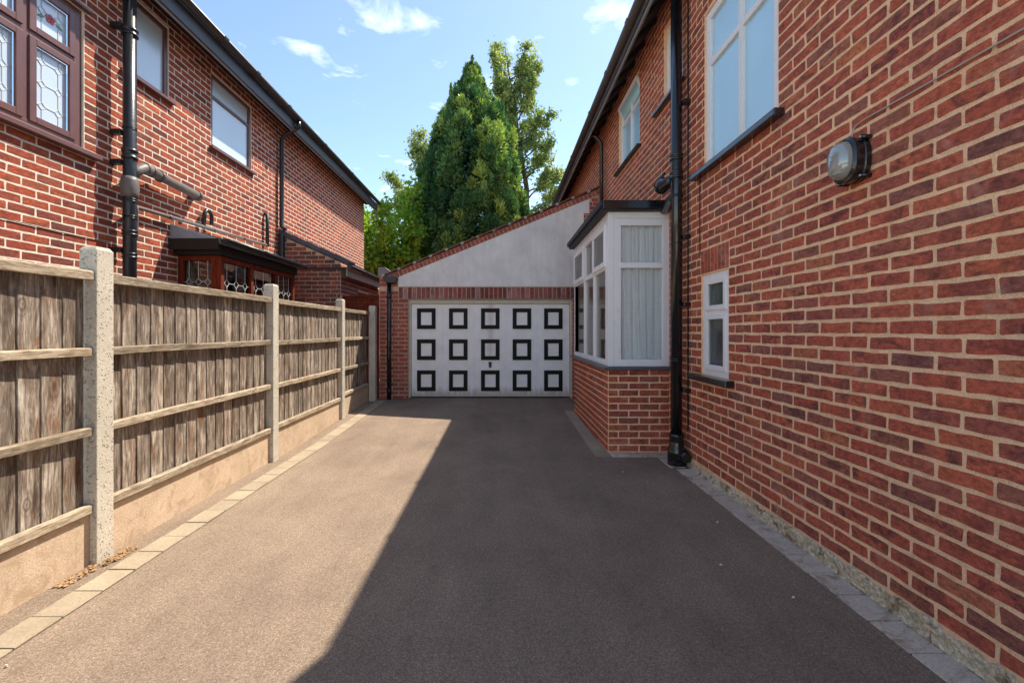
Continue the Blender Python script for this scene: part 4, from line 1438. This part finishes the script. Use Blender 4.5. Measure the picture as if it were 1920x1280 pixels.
# ------------------------------------------------------------------ fence
fence = thing('garden_fence', 'weathered feather-edge board fence with concrete posts along the left of the drive', 'fence', (-2.33, 4.5, 0))
rf = random.Random(31)
post_y = [-1.36, .56, 2.48, 4.41, 6.34, 7.70]
post_h = [1.80, 1.80, 1.795, 1.785, 1.77, 1.75]
for i, (y, h) in enumerate(zip(post_y, post_h)):
    x0, x1 = (-2.372, -2.272) if i < 5 else (-2.30, -2.19)
    vs, fs = [], []
    # chamfered top
    mb = MB()
    rings = [(0, 0.0), (h - .02, 0.0), (h, .012)]
    for z, c in rings:
        vs += [(x0 + c, y + c, z), (x1 - c, y + c, z), (x1 - c, y + .11 - c, z), (x0 + c, y + .11 - c, z)]
    for r in range(2):
        for k in range(4):
            fs.append((r * 4 + k, r * 4 + (k + 1) % 4, r * 4 + 4 + (k + 1) % 4, r * 4 + 4 + k))
    fs.append((8, 9, 10, 11))
    mb.add(vs, fs)
    mb.build('concrete_post', M['concrete_post'], fence, .004)
    # wooden stub seen behind the nearest posts
BW = .012
for i in range(5):
    ya, yb = post_y[i] + .112, post_y[i + 1] - .002
    gx_ = -2.31
    z0 = ground_z((ya + yb) / 2)
    mb = MB()
    vs = []
    for y in (ya, yb):
        zz = ground_z(y) - .02
        vs += [(-2.355, y, zz), (gx_, y, zz), (gx_, y, .285 + ground_z(y)), (gx_ - .008, y, .293 + ground_z(y)), (-2.347, y, .293 + ground_z(y)), (-2.355, y, .285 + ground_z(y))]
    k = 6
    mb.add(vs, [tuple(range(k)), tuple(range(2 * k - 1, k - 1, -1))] + [(a, (a + 1) % k, (a + 1) % k + k, a + k) for a in range(k)])
    mb.build('gravel_board', M['gravel_board'], fence, .004)
    dz = .0 if i < 3 else -.01
    zb = .296 + ground_z((ya + yb) / 2)
    panel = MB().box(-2.368, -2.352, ya + .004, yb - .004, zb + .01, zb + .05).build('fence_panel', M['fence_rail'], fence)
    for zc, hh in ((zb, .048), (.735 + dz, .046), (1.175 + dz, .046), (1.60 + dz, .052)):
        w = rf.uniform(-.003, .003)
        mb = MB()
        vs = []
        for y in np.linspace(ya + .002, yb - .004, 7):
            e = rf.uniform(-.0025, .0025)
            o_ = -2.287 + (.006 if zc > 1.5 else 0)
            vs += [(-2.322, y, zc + w + e), (o_, y, zc + w + e), (o_ , y, zc + hh - .006 + w + e), (o_ - .008, y, zc + hh + w + e), (-2.322, y, zc + hh + w + e)]
        fs = [(0, 1, 2, 3, 4), tuple(range(34, 29, -1))]
        for r in range(6):
            for k in range(5):
                fs.append((r * 5 + k, r * 5 + (k + 1) % 5, r * 5 + 5 + (k + 1) % 5, r * 5 + 5 + k))
        mb.add(vs, fs)
        mb.build('rail', M['fence_rail'], panel, .002)
    nb = max(4, round((yb - ya) / .113))
    st_ = (yb - ya - .03) / nb
    bh = 1.625 + dz - zb
    me_b = None
    for k in range(nb):
        y = ya + .012 + k * st_
        t0, t1 = .011, .005                       # thick edge laps over the thin edge of the next board
        xb = -2.345
        wv = rf.uniform(-.0015, .0015)
        a0 = rf.uniform(-.003, .003)
        vs = []
        for z in (zb + .012, zb + bh):
            tl = rf.uniform(-.002, .002)
            vs += [(xb, y + tl, z), (xb + t0 + .005 + wv, y + tl, z), (xb + t1 + .004 + wv, y + st_ + .010, z), (xb + .001, y + st_ + .010, z)]
        mb = MB().add(vs, [(0, 1, 2, 3), (7, 6, 5, 4), (0, 4, 5, 1), (1, 5, 6, 2), (2, 6, 7, 3), (3, 7, 4, 0)])
        mb.build('board', M['fence_board'], panel)

# ------------------------------------------------------------------ trees
def leaf_mesh(name, C, A, B, ids, material, parent, tri=False):
    """C centres, A half length vectors, B half width vectors -> diamond leaves"""
    n = len(C)
    P = np.empty((n, 4, 3))
    P[:, 0] = C - A; P[:, 1] = C + B * 1.0 - A * .1; P[:, 2] = C + A; P[:, 3] = C - B * 1.0 - A * .1
    me = bpy.data.meshes.new(name)
    me.vertices.add(n * 4); me.loops.add(n * 4); me.polygons.add(n)
    me.vertices.foreach_set('co', P.reshape(-1).astype(np.float32))
    me.loops.foreach_set('vertex_index', np.arange(n * 4, dtype=np.int32))
    me.polygons.foreach_set('loop_start', np.arange(0, n * 4, 4, dtype=np.int32))
    me.polygons.foreach_set('loop_total', np.full(n, 4, dtype=np.int32))
    at = me.attributes.new('bid', 'FLOAT', 'FACE')
    at.data.foreach_set('value', np.asarray(ids, dtype=np.float32))
    me.materials.append(material)
    me.update()
    return link(name, me, parent)


def unit(v):
    return v / np.maximum(np.linalg.norm(v, axis=-1, keepdims=True), 1e-9)


def conifer(loc, height, radius_at, n_lobes, label, leaders=()):
    t = thing('cypress_tree', label, 'tree', loc)
    L = Vector(loc)
    MB().tube([L, L + Vector((.05, 0, height * .5)), L + Vector((0, 0, height * .93))], [.28, .16, .02], 10).build('trunk', M['bark'], t)
    Cs, As, Bs, Is = [], [], [], []
    lobes = []
    for i in range(n_lobes):
        z = height * (.04 + .95 * RNG.random() ** .8)
        lobes.append((z, RNG.random() * 2 * math.pi, 1.0, False))
    for (lx, lz) in leaders:                              # upright leaders standing proud of the outline
        for k in range(7):
            lobes.append((lz + k * .15, lx + RNG.normal() * .03, 1.1 - k * .13, True))
    for (z, th_, sc_, lead) in lobes:
        rr = radius_at(z)
        bump_ = 1 + .10 * math.sin(3 * th_ + z * .7) + .08 * math.sin(7 * th_ - z * 1.3)
        out = rr * bump_ * (.56 + .46 * RNG.random() ** .6) * (.8 if z > height * .86 else 1) if not lead else 0
        c = np.array([math.cos(th_) * out, math.sin(th_) * out, z])
        ax = unit(np.array([math.cos(th_) * .7, math.sin(th_) * .7, .75 + .5 * RNG.random()]))
        if lead:
            c = np.array([th_, -.2, z]); ax = np.array([0, 0, 1.0])
        ln = (.36 + .40 * RNG.random()) * (.4 + .6 * min(1, rr / 1.4)) * (sc_ if lead else 1)
        m = int(170 * (.45 + ln))
        # a tuft: small flat sprays fanning out of a rounded cushion
        d3 = unit(RNG.normal(size=(m, 3)) + ax * 1.15)
        s = (RNG.random(m) ** .45)[:, None]
        wd = (.42 if not lead else .2 * sc_)
        C = c + ax * ln * .35 + d3 * s * ln * np.array([wd / .42 * .46, wd / .42 * .46, 1.0])
        A = unit(d3 + RNG.normal(size=(m, 3)) * .35 + np.array([0, 0, .35])) * (.05 + .06 * RNG.random((m, 1)))
        B = unit(np.cross(A, RNG.normal(size=(m, 3)))) * (.018 + .022 * RNG.random((m, 1)))
        tone = np.clip(.44 + .30 * RNG.normal() + .14 * math.cos(th_) + .12 * RNG.normal(size=m) + .25 * (s[:, 0] - .6), 0, 1)  # right side painted lighter as if sunlit; tuft tips lighter than bases
        Cs.append(C); As.append(A); Bs.append(B); Is.append(tone)
    C = np.concatenate(Cs) + np.array(loc)
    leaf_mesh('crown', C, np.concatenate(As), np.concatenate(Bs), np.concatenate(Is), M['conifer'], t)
    # inner foliage in darker tones: short sprays close to the trunk
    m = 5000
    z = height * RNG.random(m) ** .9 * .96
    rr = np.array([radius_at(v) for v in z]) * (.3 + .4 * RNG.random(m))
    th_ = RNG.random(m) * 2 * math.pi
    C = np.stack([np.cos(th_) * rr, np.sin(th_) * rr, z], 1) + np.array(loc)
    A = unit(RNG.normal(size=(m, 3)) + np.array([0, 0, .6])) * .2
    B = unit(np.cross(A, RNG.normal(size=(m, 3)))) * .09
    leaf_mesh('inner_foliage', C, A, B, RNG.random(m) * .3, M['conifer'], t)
    return t


def cyp_r(z):
    pts = [(0, 2.15), (4, 2.2), (6.5, 1.95), (8.3, 1.6), (10.0, .98), (11.0, .48), (11.7, .18), (12.2, .03)]
    for (a, b), (c, d) in zip(pts[:-1], pts[1:]):
        if z <= c:
            return b + (d - b) * (z - a) / (c - a)
    return .02


conifer((-1.15, 18.0, 0), 12.0, cyp_r, 1300, 'tall dark green cypress behind the garage',
        [(.0, 11.35), (-.45, 10.4), (-.85, 10.2), (.4, 10.5), (.8, 9.3), (-1.45, 8.2)])


def broad_tree(name, loc, limbs, leaf_n, leaf_len, clump_r, material, label, per=46, trunk_r=.16):
    """limbs: list of polylines (relative); twigs and leaf clumps grow along their outer parts"""
    t = thing(name, label, 'tree', loc)
    L = np.array(loc)
    trunk = MB()
    twigs = MB()
    Cs, As, Bs, Is = [], [], [], []
    for li, (path, r0, dens, spread) in enumerate(limbs):
        P = [np.array(p, float) for p in path]
        pts = []
        for a, b in zip(P[:-1], P[1:]):
            for s in np.linspace(0, 1, 6)[:-1]:
                pts.append(a + (b - a) * s + RNG.normal(size=3) * .03)
        pts.append(P[-1])
        rs = [max(.008, r0 * (1 - .93 * k / (len(pts) - 1))) for k in range(len(pts))]
        trunk.tube([Vector(tuple(p + L)) for p in pts], rs, 7)
        m = int(dens)
        for _ in range(m):
            f = .22 + .78 * RNG.random() ** .8
            k = min(int(f * (len(pts) - 1)), len(pts) - 2)
            base = pts[k] + (pts[k + 1] - pts[k]) * RNG.random()
            dirn = unit(RNG.normal(size=3) * np.array([1, 1, .6]) + np.array([0, 0, .35]))
            ln = spread * (.25 + .75 * RNG.random()) * (1.15 - f * .65)
            tip = base + dirn * ln
            if RNG.random() < .6:
                mid = (base + tip) / 2 + np.array([0, 0, .05 * ln])
                twigs.tube([Vector(tuple(q + L)) for q in (base, mid, tip)], [.018, .012, .005], 4, False)
            n = int(per * (.5 + RNG.random()))
            tone = np.clip(.5 + .2 * RNG.normal(), .05, .95)
            s = RNG.random(n)[:, None]
            C = base + (tip - base) * (.35 + .75 * s) + RNG.normal(size=(n, 3)) * clump_r * (.5 + .6 * RNG.random())
            A = unit(RNG.normal(size=(n, 3)) + np.array([0, 0, -.5])) * leaf_len * (.7 + .6 * RNG.random((n, 1)))
            B = unit(np.cross(A, RNG.normal(size=(n, 3)))) * leaf_len * .55 * (.7 + .6 * RNG.random((n, 1)))
            Cs.append(C); As.append(A); Bs.append(B); Is.append(np.clip(tone + .14 * RNG.normal(size=n), 0, 1))
    trunk.build('trunk', M['bark'], t, recalc=False)
    twigs.build('twigs', M['bark'], t, recalc=False)['kind'] = 'stuff'
    leaf_mesh('crown', np.concatenate(Cs) + L, np.concatenate(As), np.concatenate(Bs), np.concatenate(Is), material, t)
    return t


# tall open-crowned tree behind the cypress
birch_limbs = [([(0, 0, 0), (.1, 0, 5), (-.15, 0, 9), (-.7, 0, 13), (-1.3, .1, 16.8)], .26, 26, .7)]
rt2 = random.Random(77)
for k in range(46):
    z0 = 3.0 + 12.2 * (k / 46) ** .95
    bx = .05 if z0 < 8 else -.15 - .14 * (z0 - 8)
    sd = 1 if k % 2 else -1
    reach = (3.3 if sd > 0 else 2.3) * max(.42, 1 - (z0 - 3) / 14.0) * rt2.uniform(.6, 1.12)
    rise = rt2.uniform(1.3, 2.6)
    dy = rt2.uniform(-.9, .9)
    birch_limbs.append(([(bx, 0, z0), (bx + sd * reach * .55, dy * .5, z0 + rise * .35), (bx + sd * reach, dy, z0 + rise)], .05, 17, .6))
broad_tree('birch_tree', (1.55, 24.0, 0), birch_limbs, 0, .085, .15, M['birch'], 'tall pale green open-crowned tree rising behind and right of the cypress', 46)
left_limbs = [
    ([(0, 0, 0), (0, 0, 6), (-.3, 0, 9.5), (-1.0, 0, 12.2)], .2, 60, .9),
    ([(0, 0, 6), (-1.4, .1, 8.4), (-2.6, .1, 9.9)], .09, 60, .7),
    ([(0, 0, 5.5), (-1.5, 0, 7.6), (-2.2, 0, 8.4)], .08, 50, .7),
    ([(0, 0, 7), (-.9, 0, 10.2), (-1.25, 0, 12.0)], .08, 50, .6),
]
broad_tree('birch_tree', (-3.55, 24.5, 0), left_limbs, 0, .085, .16, M['birch'], 'thin pale branches of a tree poking out left of the cypress', 34)
bush_limbs = []
for k in range(15):
    a = k * 2.4
    r = 1.0 + .9 * ((k * 37) % 10) / 10
    zt_ = 4.0 + 2.9 * ((k * 53) % 10) / 10 - .5 * (r - 1)
    bush_limbs.append(([(0, 0, 0), (.35 * r * math.cos(a), .35 * r * math.sin(a), 2.0), (r * math.cos(a), r * math.sin(a), zt_)], .09, 46, .9))
broad_tree('broadleaf_tree', (-4.15, 16.5, 0), bush_limbs, 0, .085, .2, M['broadleaf'], 'bright yellow-green leafy tree between the left house and the cypress', 56)
b2 = [([(0, 0, 0), (.3 * math.cos(a), .3 * math.sin(a), 2), (1.4 * math.cos(a), 1.4 * math.sin(a), 3.4 + (i % 3) * .7)], .08, 40, .9) for i, a in enumerate(np.linspace(0, 5.5, 9))]
broad_tree('broadleaf_tree', (3.0, 20.0, 0), b2, 0, .075, .2, M['broadleaf'], 'low green tree behind the garage roof right of the cypress', 40)

# ------------------------------------------------------------------ small things on the ground
weed = thing('dry_weed', 'small dried weed growing from the foot of the right wall', 'weed', (1.80, 2.83, .08))
rw = random.Random(2)
stem = MB().tube([(1.80, 2.83, .05), (1.795, 2.83, .13), (1.79, 2.825, .175)], .0018, 5).build('stem', M['dry_stem'], weed)
for k in range(16):
    a = rw.uniform(0, 6.28); z = rw.uniform(.12, .175)
    q = Vector((1.792, 2.828, z)); e = q + Vector((-.022 * abs(math.cos(a)), .032 * math.sin(a), rw.uniform(-.005, .03)))
    MB().tube([q, (q + e) / 2 + Vector((0, 0, .004)), e], [.0012, .003, .0008], 4).build('dry_leaf', M['dry_stem'], weed)

chips = [((1352, 1060), 'white stone chip on the shaded drive near the middle'), ((1488, 1121), 'long pale chip on the shaded drive near the right edging'),
         ((1345, 980), 'tiny pale chip on the shaded drive in line with the small window'), ((1168, 885), 'pale crumb on the drive in front of the bay'),
         ((12, 1250), 'pale crumb on the sunlit drive by the left edging')]
for (px, py), lab in chips:
    y = F_PX * CAM_H / (py - VY); x = (px - VX) * y / F_PX
    s = rw.uniform(.006, .010)
    vs = [(x + s * math.cos(a) * rw.uniform(.6, 1.5), y + s * math.sin(a) * rw.uniform(.6, 1.2), 0.004) for a in np.linspace(0, 5.2, 6)]
    vs += [(x + (vx - x) * .6, y + (vy - y) * .6, .011) for vx, vy, _ in vs]
    fs = [(6, 7, 8, 9, 10, 11)] + [(k, (k + 1) % 6, (k + 1) % 6 + 6, k + 6) for k in range(6)]
    tag(MB().add(vs, fs).build('stone_chip', M['stone_chip'], None), lab, 'stone')
# swept-up leaf litter at the foot of the first visible post
vs, fs, = [], []
lit = MB()
for k in range(230):
    y = 2.26 + rw.random() * .42
    x = -2.262 + rw.random() * .07 - (.03 if y < 2.47 else 0)
    a = rw.uniform(0, 6.28); l = rw.uniform(.005, .014); z = .004 + rw.random() * .014 * (1 - abs(y - 2.45) * 3)
    ca_, sa_ = math.cos(a), math.sin(a)
    lit.add([(x - l * ca_, y - l * sa_, z), (x + l * .5 * sa_, y - l * .5 * ca_, z + rw.uniform(0, .006)), (x + l * ca_, y + l * sa_, z + rw.uniform(-.002, .005)), (x - l * .5 * sa_, y + l * .5 * ca_, z)], [(0, 1, 2, 3)])
o = lit.build('leaf_litter', M['dead_leaf'], None, recalc=False)
o['kind'] = 'stuff'
tag(o, 'brown leaf litter gathered at the foot of the nearest concrete post', 'leaf litter')
